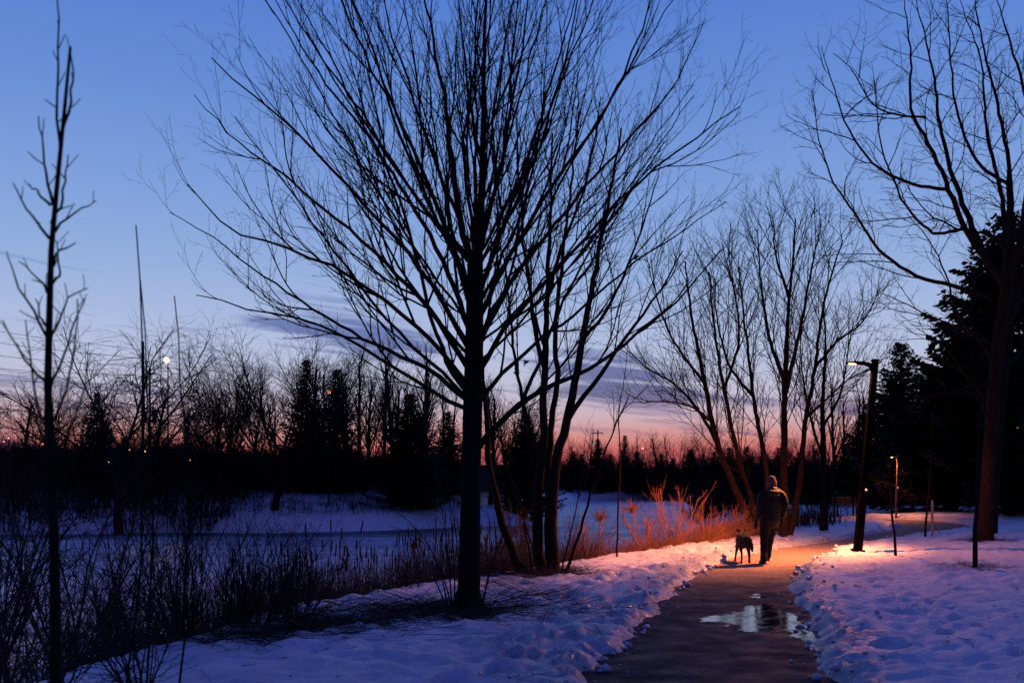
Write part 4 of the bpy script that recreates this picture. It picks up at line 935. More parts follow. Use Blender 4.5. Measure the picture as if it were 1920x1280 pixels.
SB = [dict(den=2.2, t0=.12, len=2.6, fall=.5, ang=.55, r=.030, seg=5, wig=.09, trop=.06, sides=3, tip=.45), dict(den=3.0, t0=.1, len=1.2, fall=.4, ang=.6, r=.018, seg=3, wig=.12, trop=.04, sides=3, tip=.7), dict(den=3.6, t0=.1, len=.6, fall=.3, ang=.6, r=.013, seg=2, wig=.12, trop=.03, sides=3, tip=.8)]
SW = [dict(den=2.4, t0=.15, len=2.6, fall=.4, ang=.7, r=.036, seg=6, wig=.12, trop=.02, sides=3, tip=.4), dict(den=3.4, t0=.1, len=1.2, fall=.3, ang=.7, r=.017, seg=4, wig=.12, trop=-.10, sides=3, tip=.7), dict(den=4, t0=.1, len=.7, fall=.3, ang=.6, r=.012, seg=3, wig=.1, trop=-.22, sides=3, tip=.8)]
SN = [dict(den=2.0, t0=.1, len=1.6, fall=.5, ang=.5, r=.019, seg=4, wig=.09, trop=.10, sides=3, tip=.6), dict(den=2.6, t0=.1, len=.75, fall=.3, ang=.5, r=.012, seg=3, wig=.12, trop=.06, sides=3, tip=.8)]
BT = {'broad': [tree_mesh(51, 11, 11, .75, SB), tree_mesh(52, 11, 9, .65, SB)], 'willow': [tree_mesh(53, 11, 9, .75, SW)], 'narrow': [tree_mesh(60+i, 11, 13, .42, SN, .3) for i in range(4)]}
def bare(px, ptop, d, kind, i, label, group=None, wid=1.0, name='bare_tree', lean=0, zb=None):
    x = (px-960)*d/F; z0 = gz(x, d) if zb is None else zb; H = EYE-(ptop-HZ)*d/F-z0
    ro = thing(name, label, 'tree', (x, d, z0), group); ro.rotation_euler = (0, lean, 0); s = H/11
    ro.scale = (s*wid, s*wid, s); tm, cm = BT[kind][i % len(BT[kind])]
    link_mesh('trunk', tm, M['far_bark'], ro); link_mesh('crown', cm, M['far_bark'], ro)
    return ro
def treeline():
    bare(515, 610, 63, 'broad', 0, 'spreading bare tree with a thick trunk on the snowy far bank', None, 1.25)
    bare(225, 560, 58, 'willow', 0, 'wispy bare willow at left below the distant street light', None, 1.25, 'willow_tree', .12)
    bare(690, 650, 76, 'broad', 1, 'bare tree behind the twin spruces beyond the pond', None, 1.0)
    bare(430, 640, 78, 'broad', 1, 'bare round crowned tree just left of the thick trunked one', None, 1.0)
    bare(950, 690, 80, 'broad', 0, 'bare tree beyond the pond partly hidden by the clump tree', None, 1.0)
    for px, t, d, k, w, lab in [(395, 660, 72, 0, 1.2, 'rounded bare crown nearest the street light beyond the pond'), (600, 625, 82, 1, 1.25, 'broad bare crown showing above the twin spruces'), (735, 665, 84, 0, 1.2, 'broad bare crown left of the spruce by the maple trunk'), (470, 650, 84, 0, 1.1, 'hazy bare crown behind the thick trunked tree'), (90, 690, 74, 1, 1.3, 'bare round crown left of the willow')]:
        bare(px, t, d, 'broad', k, lab, None, w).rotation_euler.z = px
    r = random.Random(77)
    G = 'slim bare trees of the dark treeline beyond the pond'
    for i, px in enumerate(list(range(590, 1010, 18))):
        o = bare(px+r.uniform(-6, 6), r.uniform(610, 690) if px < 830 else r.uniform(690, 760), r.uniform(70, 92), 'narrow', i, 'slim bare tree among many in the dark treeline beyond the pond', G, r.uniform(.8, 1.2)); o.rotation_euler.z = r.uniform(0, 6)
    G = 'small bare trees at the left skyline'
    for i, px in enumerate(range(-60, 400, 50)):
        o = bare(px+r.uniform(-10, 10), r.uniform(690, 770), r.uniform(84, 110), 'narrow' if i % 3 else 'broad', i, 'small bare tree on the dark skyline at far left', G, r.uniform(1, 1.5)); o.rotation_euler.z = r.uniform(0, 6)
    G = 'distant bare trees at the end of the pond'
    for i, px in enumerate(range(1030, 1560, 20)):
        o = bare(px+r.uniform(-8, 8), r.uniform(790, 835), r.uniform(158, 190), 'narrow' if i % 3 else 'broad', i, 'distant bare tree on the skyline at the end of the pond', G, r.uniform(.9, 1.4)); o.rotation_euler.z = r.uniform(0, 6)
    G = 'bare trees behind the lamp post'
    for i, px in enumerate([1560, 1582, 1604, 1616, 1640]):
        o = bare(px, r.uniform(650, 720), r.uniform(55, 66), 'narrow', i, 'thin bare tree behind the path lamp in the pale sky', G, .9); o.rotation_euler.z = r.uniform(0, 6)
    G = 'bare trees off the right edge'
    for i, (px, t, d) in enumerate([(1990, 400, 60), (2060, 380, 50)]):
        bare(px, t, d, 'broad', i, 'bare tree rising behind the right-edge spruces', G)
treeline()

def undergrowth():
    def cloud(n, x0, x1, y0, y1, hmin, hmax, rad, name, label, spread=.45, sel=None):
        x = nrg.uniform(x0, x1, n); y = nrg.uniform(y0, y1, n)
        if sel is not None: k = sel(x, y); x, y = x[k], y[k]; n = len(x)
        z = ground(x, y); H = nrg.uniform(hmin, hmax, n)*(.75+.9*vnoise(x*.22, y*.22, 300))
        m = 7; X, Y, Z, HH = (np.repeat(a, m) for a in (x, y, z, H)); HH = HH*nrg.uniform(.35, 1, n*m)
        T = Tubes(); T.add_many(*blades(n*m, X+nrg.normal(0, .3, n*m), Y+nrg.normal(0, .3, n*m), Z, HH, spread, rad, 3), 3)
        # side twigs
        P, R = T.ex[0][0], T.ex[0][1]; i = nrg.choice(n*m, n*m*2); a = P[i, 1]; d = nrg.normal(0, .4, (len(i), 3)); d[:, 2] = np.abs(d[:, 2])+.25; d *= HH[i][:, None]*.5
        T.add_many(np.stack([a, a+d], 1), np.tile([rad*.7, rad*.4], (len(i), 1)), 3)
        tag(T.build(name, M['far_bark']), label, kind='stuff')
    sd = lambda x, y: sdpoly(x, y, POND)
    cloud(3000, -45, 4, 66, 96, 1.6, 3.2, .03, 'undergrowth', 'black tangle of undergrowth below the trees beyond the pond', .4, lambda x, y: (sd(x, y) > 8.5))
    cloud(2200, -75, -14, 57, 100, 1.8, 3.4, .035, 'undergrowth', 'black tangle of undergrowth on the far left bank', .4, lambda x, y: (sd(x, y) > np.where(x < -18-2*np.sin(y), .4, 8)))
    cloud(1500, 4, 60, 150, 185, 1.5, 4, .05, 'undergrowth', 'dark scrub at the far end of the pond', .4, lambda x, y: (sd(x, y) > 3))
    cloud(900, 14, 48, 60, 84, 1.0, 3, .03, 'undergrowth', 'dark scrub below the conifers at right', .4)
    cloud(420, -30, 2, 60, 72, .3, .9, .016, 'bank_scrub', 'scattered dead weeds on the snowy far bank', .5, lambda x, y: (sd(x, y) > 2.5) & (sd(x, y) < 13))
    cloud(260, 7.5, 16, 31, 44, .4, 1.1, .012, 'bank_scrub', 'dark scrub between the pond and the bending path', .5, lambda x, y: (sd(x, y) > .5) & (sdpoly(x, y, PATH_POLY) > 1.6) & (x < np.interp(y, [31, 36, 44], [9.2, 12.2, 12.2])))
undergrowth()

# ------------------------------------------------------------------ lamp posts
def box(bm, c, s, taper=1.0, rot=None):
    r = bmesh.ops.create_cube(bm, size=1)['verts']
    for v in r:
        t = taper if v.co.z > 0 else 1
        v.co = Vector((v.co.x*s[0]*t, v.co.y*s[1]*t, v.co.z*s[2]))
        if rot: v.co = rot @ v.co
        v.co += Vector(c)
    return r
def bm_obj(name, bm, m, parent=None, bevel=0, smooth=False):
    if bevel: bmesh.ops.bevel(bm, geom=bm.edges[:], offset=bevel, segments=2, affect='EDGES')
    me = bpy.data.meshes.new(name); bm.to_mesh(me); bm.free(); return link_mesh(name, me, m, parent, smooth)
def lamp_post(loc, H, arm, tilt, label, power, sc=1.0, spot_aim=(-.72, .34, -1), lit_tone=False):
    ro = thing('path_lamp', label, 'lamp post', loc); ro.rotation_euler = (0, tilt, 0)
    mt = M['pole_lit'] if lit_tone else M['pole']
    bm = bmesh.new(); box(bm, (0, 0, H/2-.1), (.14*sc, .14*sc, H+.2), .86); bm_obj('pole', bm, mt, ro, .012)
    bm = bmesh.new(); box(bm, (0, 0, .62), (.158*sc, .158*sc, 1.24), .96); bm_obj('pole_sleeve', bm, M['pole_lit'] if lit_tone else M['pole_worn'], ro, .012)
    bm = bmesh.new(); box(bm, (0, -.0815*sc, .62), (.085*sc, .012, .24)); bm_obj('access_hatch', bm, M['pole'], ro, .004)
    bm = bmesh.new(); bmesh.ops.create_uvsphere(bm, u_segments=10, v_segments=6, radius=.028, matrix=Matrix.Translation((.03, -.085*sc, 1.29))); bm_obj('cap_stud', bm, M['piping_pale'], ro, 0, True)
    bm = bmesh.new(); box(bm, (0, 0, .02), (.24*sc, .24*sc, .04)); b = bm_obj('base_plate', bm, mt, ro, .006)
    bm = bmesh.new(); box(bm, (0, 0, H+.02), (.145*sc, .145*sc, .05)); bm_obj('pole_cap', bm, mt, ro, .01)
    # swept flat arm with gusset
    bm = bmesh.new(); n = 12; rows = []
    for i in range(n+1):
        t = i/n; x = -.05-arm*.42*t; zt = H-.06+.035*math.sin(t*1.6); th = .085*(1-.35*t)+.11*max(0, 1-t*5)**1.3; hw = .04+.035*t
        rows.append([bm.verts.new((x, -hw, zt)), bm.verts.new((x, hw, zt)), bm.verts.new((x, hw, zt-th)), bm.verts.new((x, -hw, zt-th))])
    for a, b2 in zip(rows, rows[1:]):
        for k in range(4): bm.faces.new((a[k], a[(k+1) % 4], b2[(k+1) % 4], b2[k]))
    bm.faces.new(rows[0]); bm.faces.new(rows[-1][::-1]); bm_obj('arm', bm, mt, ro, .004)
    # flat shell head
    bm = bmesh.new(); rows = []; n = 14
    for i in range(n+1):
        t = i/n; x = -.05-arm*.40-arm*.60*t; hw = .115*math.sin(math.pi*min(1, .25+.75*t*.98))**.6+.012; th = .062*(1-t**2.2)+.012; zt = H-.03-.045*t**2
        rows.append([bm.verts.new((x, math.cos(a)*hw, zt-th*.5+math.sin(a)*th*(.6 if math.sin(a) > 0 else .45))) for a in [k*2*math.pi/10 for k in range(10)]])
    for a, b2 in zip(rows, rows[1:]):
        for k in range(10): bm.faces.new((a[k], a[(k+1) % 10], b2[(k+1) % 10], b2[k]))
    bm.faces.new(rows[0]); bm.faces.new(rows[-1][::-1]); hd = bm_obj('lamp_head', bm, mt, ro, 0, True)
    bm = bmesh.new(); lx = -.05-arm*.74
    r = bmesh.ops.create_uvsphere(bm, u_segments=16, v_segments=8, radius=1)['verts']
    for v in r: v.co = Vector((v.co.x*arm*.17+lx, v.co.y*.075, v.co.z*.032+H-.082))
    bm_obj('lens', bm, M['lens'], hd, 0, True)
    ld = bpy.data.lights.new('lamp_light', 'SPOT'); ld.energy = power; ld.color = (1.0, .28, .095); ld.spot_size = math.radians(140); ld.spot_blend = .9; ld.shadow_soft_size = .05
    lo = bpy.data.objects.new('lamp_light', ld); COL.objects.link(lo); lo.parent = ro; lo.location = (lx, 0, H-.15)
    lo.rotation_euler = Vector(spot_aim).to_track_quat('-Z', 'Y').to_euler()
    ld = bpy.data.lights.new('lamp_spill', 'SPOT'); ld.energy = power*.10; ld.color = (1.0, .26, .08); ld.spot_size = math.radians(160); ld.spot_blend = .2; ld.shadow_soft_size = .05
    lo = bpy.data.objects.new('lamp_spill', ld); COL.objects.link(lo); lo.parent = ro; lo.location = (lx, 0, H-.15)
    return ro
p = place(1608, 1033); H1 = EYE-(676-HZ)*p.y/F-p.z
lamp_post(p, H1, .56, math.atan2((1641-1608)*p.y/F, H1), 'lit black lamp post at the path edge, its flat head glowing above the walker', 4700)
LAMP_P = p
p2 = place(1680, 971); H2 = EYE-(853-HZ)*p2.y/F-p2.z
lamp_post(p2, H2, .28, .03, 'smaller lit lamp post far along the path by the dark spruces', 420, .5, (-.2, -.2, -1), True)

def sphere_mesh(name, r, seg=10):
    bm = bmesh.new(); bmesh.ops.create_uvsphere(bm, u_segments=seg, v_segments=6, radius=r); me = bpy.data.meshes.new(name); bm.to_mesh(me); bm.free(); return me
def far_lights():
    # tall street light beyond the pond
    d = 120; top = at(315, 676, d); z0 = gz(top.x, d)
    ro = thing('street_light', 'bright distant street light shining through the willow at left', 'street light', (top.x, d, z0)); H = top.z-z0
    T = Tubes(); T.add([(0, 0, 0), (0, 0, H*.6), (0, 0, H+.4)], [.13, .10, .07], 8); T.add([(0, 0, H+.35), (-.5, -.3, H+.45), (-.9, -.6, H+.3)], [.05, .05, .08], 6); T.build('pole', M['far_bark'], ro)
    o = link_mesh('lens', sphere_mesh('lens', .33), M['far_lamp'], ro); o.location = (0, -.5, H)
    ld = bpy.data.lights.new('street_glow', 'POINT'); ld.energy = 1500; ld.color = (1, .55, .28); ld.shadow_soft_size = .4
    lo = bpy.data.objects.new('street_glow', ld); COL.objects.link(lo); lo.parent = ro; lo.location = (0, -1.2, H)
    # dark utility pole, second pole with signal heads
    b = at(268, 830, 110); b.z = gz(b.x, 110); t = at(268, 640, 110)
    ro = thing('utility_pole', 'tall dark utility pole in front of the willow at left', 'pole', b); T = Tubes(); T.add([(0, 0, 0), (0, 0, t.z-b.z)], [.2, .15], 8); T.build('pole', M['far_bark'], ro)
    b = at(281, 830, 112); b.z = gz(b.x, 112); t = at(281, 690, 112)
    ro = thing('signal_pole', 'thin pole with two hanging traffic signal boxes at left', 'traffic light', b); T = Tubes(); T.add([(0, 0, 0), (0, 0, t.z-b.z)], [.13, .1], 8)
    za = EYE-(772-HZ)*112/F-b.z; T.add([(-1.1, 0, za), (0, 0, za), (1, 0, za)], [.06]*3, 6); T.build('pole', M['far_bark'], ro)
    for dx_ in (-.55, .5):
        bm = bmesh.new(); box(bm, (dx_, 0, za-.6), (.42, .3, 1.3)); bm_obj('signal_box', bm, M['far_bark'], ro, .03)
    # overhead wires
    for k, (y0, y1) in enumerate([(609, 668), (635, 684), (665, 700), (695, 716), (717, 734)]):
        a = at(-200, y0-24, 104); e = at(268, y1-12, 110); mid = a.lerp(e, .5)-Vector((0, 0, .35)); T = Tubes(); T.add([tuple(v) for v in resample([tuple(a), tuple(mid), tuple(e)], 16)], [.022]*16, 4)
        tag(T.build('power_line', M['far_bark']), 'thin overhead wire crossing the sky at far left', 'wire', 'overhead wires at far left')
    # lights low in the dark bank
    for k, (px, py, lab) in enumerate([(7, 828, 'far left small orange light, lower of the pair at the picture edge'), (16, 821, 'small whitish light just above the leftmost orange one'), (80, 832, 'faint reddish light behind the young tree'), (183, 865, 'orange light low in the dark bank, left of a close pair'), (204, 866, 'orange light low in the dark bank, right of a close pair'),
                                      (243, 843, 'faint orange light left of the utility pole foot'), (272, 846, 'orange light at the foot of the utility pole'), (356, 862, 'lone orange light left of the thick trunked tree')]):
        dd = 60.5 if px > 100 else 58; q = at(px, py, dd); z0 = max(gz(q.x, dd), POND_Z)
        ro = thing('bank_light', lab, 'light', (q.x, dd, z0), 'small lights in the dark bank'); T = Tubes(); T.add([(0, 0, -.2), (0, 0, q.z-z0)], [.03, .025], 5); T.build('pole', M['far_bark'], ro)
        o = link_mesh('bulb', sphere_mesh('bulb', .045), M['far_light'], ro); o.location = (0, 0, q.z-z0)
    for px, py, dd, lab in [(617, 735, 66, 'pinkish light glimpsed between the twin spruces'), (1205, 840, 153, 'small yellow light on the far shore right of the small spruces')]:
        q = at(px, py, dd); z0 = gz(q.x, dd); ro = thing('street_light', lab, 'street light', (q.x, dd, z0)); T = Tubes(); T.add([(0, 0, -.2), (0, 0, q.z-z0)], [.06, .05], 5); T.build('pole', M['far_bark'], ro)
        o = link_mesh('lens', sphere_mesh('lens', .11 if dd < 80 else .16), M['far_light'], ro); o.location = (0, 0, q.z-z0)
    # utility pole with crossarm on the far skyline
    b = at(1121, 860, 170); b.z = gz(b.x, 170); t = at(1121, 806, 170); ro = thing('utility_pole', 'tiny crossarm pole above the small spruce in the sunset', 'pole', b)
    T = Tubes(); T.add([(0, 0, 0), (0, 0, t.z-b.z)], [.15, .12], 6); T.add([(-.9, 0, t.z-b.z-.5), (.9, 0, t.z-b.z-.5)], [.08, .08], 4); T.build('pole', M['far_bark'], ro)
far_lights()

def bench():
    b = place(1586, 968); ro = thing('park_bench', 'small dark bench on the snow beyond the lamp post', 'bench', b)
    w = 1.1
    for k in range(3):
        bm = bmesh.new(); box(bm, (0, -.16+.16*k, .45), (w, .12, .035)); bm_obj('seat_slat', bm, M['wood'], ro, .005)
    for k in range(3):
        bm = bmesh.new(); box(bm, (0, .24+.03*k, .56+.13*k), (w, .03, .11)); bm_obj('back_slat', bm, M['wood'], ro, .005)
    for sx in (-1, 1):
        bm = bmesh.new(); box(bm, (sx*.42, -.15, .2), (.05, .05, .46)); bm_obj('leg', bm, M['pole'], ro)
        bm = bmesh.new(); box(bm, (sx*.42, .25, .42), (.05, .05, .9)); bm_obj('leg', bm, M['pole'], ro)
bench()
# ---- low rusty-leaved shrub lit by the far lamp
def rusty():
    r = random.Random(91)
    for px, py, H, lab in [(1708, 962, 1.9, 'rusty leaved low tree lit by the far lamp'), (1742, 965, 2.4, 'taller rusty leaved young tree right of the low rusty one')]:
        b = place(px, 969); b.y += 3.5; b.x += .8; b.z = gz(b.x, b.y); ro = thing('rusty_shrub', lab, 'shrub', b); T = Tubes(); ends = []
        for i in range(9):
            a = r.uniform(0, 6.28); c = sweep(r, Vector((0, 0, 0)), Vector((math.cos(a)*.5, math.sin(a)*.5, 1)).normalized(), H*r.uniform(.7, 1), 6, .1, .02); T.add([tuple(v) for v in c], [.02-.002*j for j in range(7)], 4); ends += c[2:]
        T.build('stem', M['bark_brown'], ro)
        bm = bmesh.new()
        for i in range(420):
            c = r.choice(ends)+Vector((r.gauss(0, .2), r.gauss(0, .2), r.gauss(0, .1))); s = r.uniform(.03, .07); e = Matrix.Rotation(r.uniform(0, 6), 3, Vector((r.random()-.5, r.random()-.5, r.random()-.5)).normalized())
            bm.faces.new([bm.verts.new(c+e @ Vector(q)*s) for q in ((-1, 0, 0), (0, -.5, .3), (1, 0, 0), (0, .5, .3))])
        o = bm_obj('foliage', bm, M['leaf_red'], ro); o['kind'] = 'stuff'
rusty()

# ------------------------------------------------------------------ walker and dog
def blob(name, tubes, voxel, mat_, parent=None, smooth=3, loc=None):
    """closed tapered tubes fused into ONE continuous surface. tubes: (points, [(rx, ry)...], ref axis)"""
    bm = bmesh.new()
    for pts, rad, ref in tubes:
        P = [Vector(p) for p in pts]; R = [(q, q) if isinstance(q, (int, float)) else q for q in rad]
        d0 = (P[0]-P[1]).normalized(); d1 = (P[-1]-P[-2]).normalized(); a, b = min(R[0]), min(R[-1])
        ring = [(P[0]+d0*a*s, (R[0][0]*c, R[0][1]*c)) for s, c in ((.97, .24), (.8, .6), (.45, .89))]+list(zip(P, R))+[(P[-1]+d1*b*s, (R[-1][0]*c, R[-1][1]*c)) for s, c in ((.45, .89), (.8, .6), (.97, .24))]
        rows = []; n = len(ring); ns = 16
        for i, (c, (rx, ry)) in enumerate(ring):
            t = (ring[min(n-1, i+1)][0]-ring[max(0, i-1)][0]).normalized(); v = t.cross(Vector(ref)); v = v.normalized() if v.length > 1e-4 else Vector((0, 1, 0)); u = v.cross(t)
            rows.append([bm.verts.new(c+u*rx*math.cos(2*math.pi*k/ns)+v*ry*math.sin(2*math.pi*k/ns)) for k in range(ns)])
        for x, y in zip(rows, rows[1:]):
            for k in range(ns): bm.faces.new((x[k], x[(k+1) % ns], y[(k+1) % ns], y[k]))
        bm.faces.new(rows[0][::-1]); bm.faces.new(rows[-1])
    bmesh.ops.recalc_face_normals(bm, faces=bm.faces[:])
    me = bpy.data.meshes.new(name); bm.to_mesh(me); bm.free()
    o = bpy.data.objects.new(name, me); COL.objects.link(o)
    m = o.modifiers.new('r', 'REMESH'); m.mode = 'VOXEL'; m.voxel_size = voxel; m.use_smooth_shade = True
    if smooth: s = o.modifiers.new('s', 'SMOOTH'); s.iterations = smooth; s.factor = .5
    dg = bpy.context.evaluated_depsgraph_get(); nm = bpy.data.meshes.new_from_object(o.evaluated_get(dg)); o.modifiers.clear(); o.data = nm; nm.name = name
    if not nm.materials: nm.materials.append(mat_)
    else: nm.materials[0] = mat_
    nm.polygons.foreach_set('use_smooth', np.ones(len(nm.polygons), bool))
    if parent is not None: o.parent = parent
    return o
M['jacket'] = mat('jacket', (.006, .006, .005), .6, .25, (6, .8, 1.2), (9, .5, .03, (.3, .3, 3)))
M['trousers'] = mat('trousers', (.010, .010, .012), .85, .2, None, (14, .5, .02))
M['hat'] = mat('hat', (.10, .06, .075), .95, .1, None, (60, .5, .01))
M['skin'] = mat('skin', (.35, .20, .15), .6, .3)
M['glove'] = mat('glove', (.015, .014, .014), .8, .2)
M['boot'] = mat('boot', (.02, .016, .013), .6, .3)
M['piping'] = mat('piping', (.75, .68, .6), .4, .5)
M['fur'] = mat('dog_fur', (.016, .013, .012), .85, .15, (20, .6, 1.6), (40, .8, .01))
M['fur_pale'] = mat('dog_fur_grizzled', (.10, .085, .075), .9, .1, (30, .5, 1.6))
M['leash'] = mat('leash', (.5, .3, .2), .7, .3)

def person():
    b = place(1437, 1057, 0.0); b.z = float(path_z(np.array([b.x]), np.array([b.y]))[0])
    X = (1, 0, 0)
    hipL, hipR = (-.02, 0, .90), (.17, 0, .90)
    # body (head, neck, torso, limbs, hands) as one continuous skin
    body = []
    body.append([[(.075, 0, .92), (.08, .0, 1.1), (.095, .01, 1.3), (.11, .015, 1.42)], [(.15, .10), (.145, .1), (.165, .105), (.12, .08)], X])
    body.append([[(.11, .015, 1.42), (.112, .03, 1.5)], [.058, .055], X])
    body.append([[(.112, .035, 1.50), (.113, .045, 1.57), (.113, .04, 1.64)], [(.062, .075), (.075, .095), (.068, .085)], X])
    body.append([[(.113, .135, 1.575), (.113, .15, 1.56)], [.012, .014], X])          # nose
    for s in (-1, 1): body.append([[(.113+s*.077, .03, 1.585), (.113+s*.080, .03, 1.555)], [.012, .01], X])   # ears
    leftleg = [(-.0, 0, .88), (-.03, .05, .50), (-.055, -.02, .10)]; rightleg = [(.16, 0, .88), (.12, .17, .52), (.07, .20, .14)]
    for lg in (leftleg, rightleg): body.append([lg, [.085, .058, .042], X])
    feet = [[(-.055, -.03, .06), (-.06, .06, .045), (-.07, .16, .035)], [(.07, .18, .10), (.068, .27, .08), (.066, .36, .075)]]
    for f in feet: body.append([f, [.04, .042, .032], X])
    armL = [(-.072, .01, 1.37), (-.148, -.02, 1.10), (-.185, .05, .86)]; armR = [(.292, .01, 1.37), (.36, -.05, 1.12), (.325, .03, .90)]
    for a in (armL, armR): body.append([a, [.05, .042, .03], X])
    def hand(w, s, curl):
        h = [[[w, (w[0], w[1]+.01, w[2]-.08)], [(.028, .018), (.036, .018)], X]]
        for i, (o, l) in enumerate(((-.027, .075), (-.009, .085), (.009, .08), (.027, .062))):
            k = (w[0]+o*s, w[1]+.01, w[2]-.085); h.append([[k, (k[0], k[1]+.012, k[2]-l*.45), (k[0], k[1]+.012+curl*l*.5, k[2]-l*.8)], [.0095, .009, .0075], X])
        h.append([[(w[0]-.02*s, w[1]+.02, w[2]-.03), (w[0]-.03*s, w[1]+.05, w[2]-.06), (w[0]-.02*s, w[1]+.062, w[2]-.085)], [.012, .0105, .009], X]); return h
    body += hand((-.187, .06, .84), 1, .7)+hand((.323, .04, .88), -1, .4)
    ro = blob('person', body, .0085, M['glove'], None, 1)
    ro.data.materials.append(M['skin'])
    mi = np.zeros(len(ro.data.polygons), np.int32)
    for pl in ro.data.polygons:
        if pl.center.z > 1.42: mi[pl.index] = 1
    ro.data.polygons.foreach_set('material_index', mi)
    ro.location = b; tag(ro, 'person in a dark quilted jacket and knit hat walking away along the path', 'person')
    # quilted jacket: rows of puffed baffles
    prof = [(.82, .172, .13), (.86, .182, .135), (.95, .178, .135), (1.1, .168, .13), (1.25, .175, .13), (1.35, .178, .118), (1.41, .15, .10), (1.47, .08, .072)]
    zs = np.linspace(.82, 1.47, 70); rx = np.interp(zs, [p[0] for p in prof], [p[1] for p in prof]); ry = np.interp(zs, [p[0] for p in prof], [p[2] for p in prof])
    puff = 1+.075*np.abs(np.sin((zs-.82)/.072*math.pi/1))**.5*(zs < 1.40)-.02
    cxs = np.interp(zs, [.8, 1.1, 1.47], [.085, .09, .112])
    tubes = [[[(float(cxs[i]), .0, float(zs[i])) for i in range(70)], [(float(rx[i]*puff[i]), float(ry[i]*puff[i])) for i in range(70)], X]]
    for a, s in ((armL, -1), (armR, 1)):
        q = resample([(a[0][0]-s*.03, a[0][1], a[0][2]+.02)]+list(a[:2])+[tuple(Vector(a[1]).lerp(Vector(a[2]), .86))], 44); t = np.linspace(0, 1, 44)
        rr = np.interp(t, [0, .1, .55, .93, 1], [.066, .070, .060, .050, .042])*(1+.09*np.abs(np.sin(t*math.pi*8))**.5)
        tubes.append([[tuple(v) for v in q], list(rr), X])
    jk = blob('jacket', tubes, .0095, M['jacket'], ro, 1)
    blob('hood', [[[(.02, -.12, 1.43), (.06, -.15, 1.40), (.112, -.16, 1.385), (.165, -.15, 1.40), (.205, -.12, 1.43)], [.045, .06, .066, .06, .045], (0, 0, 1)], [[(.03, -.02, 1.47), (.112, -.09, 1.475), (.195, -.02, 1.47)], [.04, .05, .04], (0, 0, 1)]], .01, M['jacket'], jk, 2)
    q = resample([(.20, -.035, 1.475), (.285, -.015, 1.448), (.345, -.03, 1.39), (.385, -.05, 1.26), (.417, -.07, 1.13)], 24)
    T = Tubes(); T.add([tuple(v) for v in q], [.008]*24, 6); T.build('piping', M['piping'], jk)
    tr = [[[(.085, 0, .97), (.085, 0, .86)], [(.175, .125), (.18, .125)], X]]
    for lg, bend in ((leftleg, 0), (rightleg, 0)):
        q = resample(lg, 26); t = np.linspace(0, 1, 26); rr = np.interp(t, [0, .2, .5, .8, 1], [.115, .108, .082, .07, .072])*(1+.035*np.sin(t*34+bend)*(t > .35))
        tr.append([[tuple(v) for v in q], list(rr), X])
    blob('trousers', tr, .01, M['trousers'], ro, 2)
    for f, lg in zip(feet, (leftleg, rightleg)):
        e = lg[-1]; bt = blob('boot', [[f, [(.05, .05), (.052, .048), (.042, .036)], X], [[(e[0], e[1], e[2]+.12), (f[0][0], f[0][1], f[0][2]+.02)], [.06, .052], X]], .009, M['boot'], ro, 2)
        blob('sole', [[[(f[0][0], f[0][1]-.02, f[0][2]-.048), (f[2][0], f[2][1]+.01, f[2][2]-.028)], [(.048, .012), (.042, .012)], X]], .008, M['trousers'], bt, 1)
    hz = [(1.53, .092, .104), (1.565, .099, .113), (1.605, .10, .114), (1.64, .094, .106), (1.66, .083, .094)]
    blob('knit_hat', [[[(.113, .035, z) for z, _, _ in hz], [(a, c) for _, a, c in hz], X], [[(.113, .03, 1.54), (.113, .03, 1.575)], [(.096, .112), (.096, .112)], X]], .009, M['hat'], ro, 2)
    return ro, b
PERSON, PB = person()

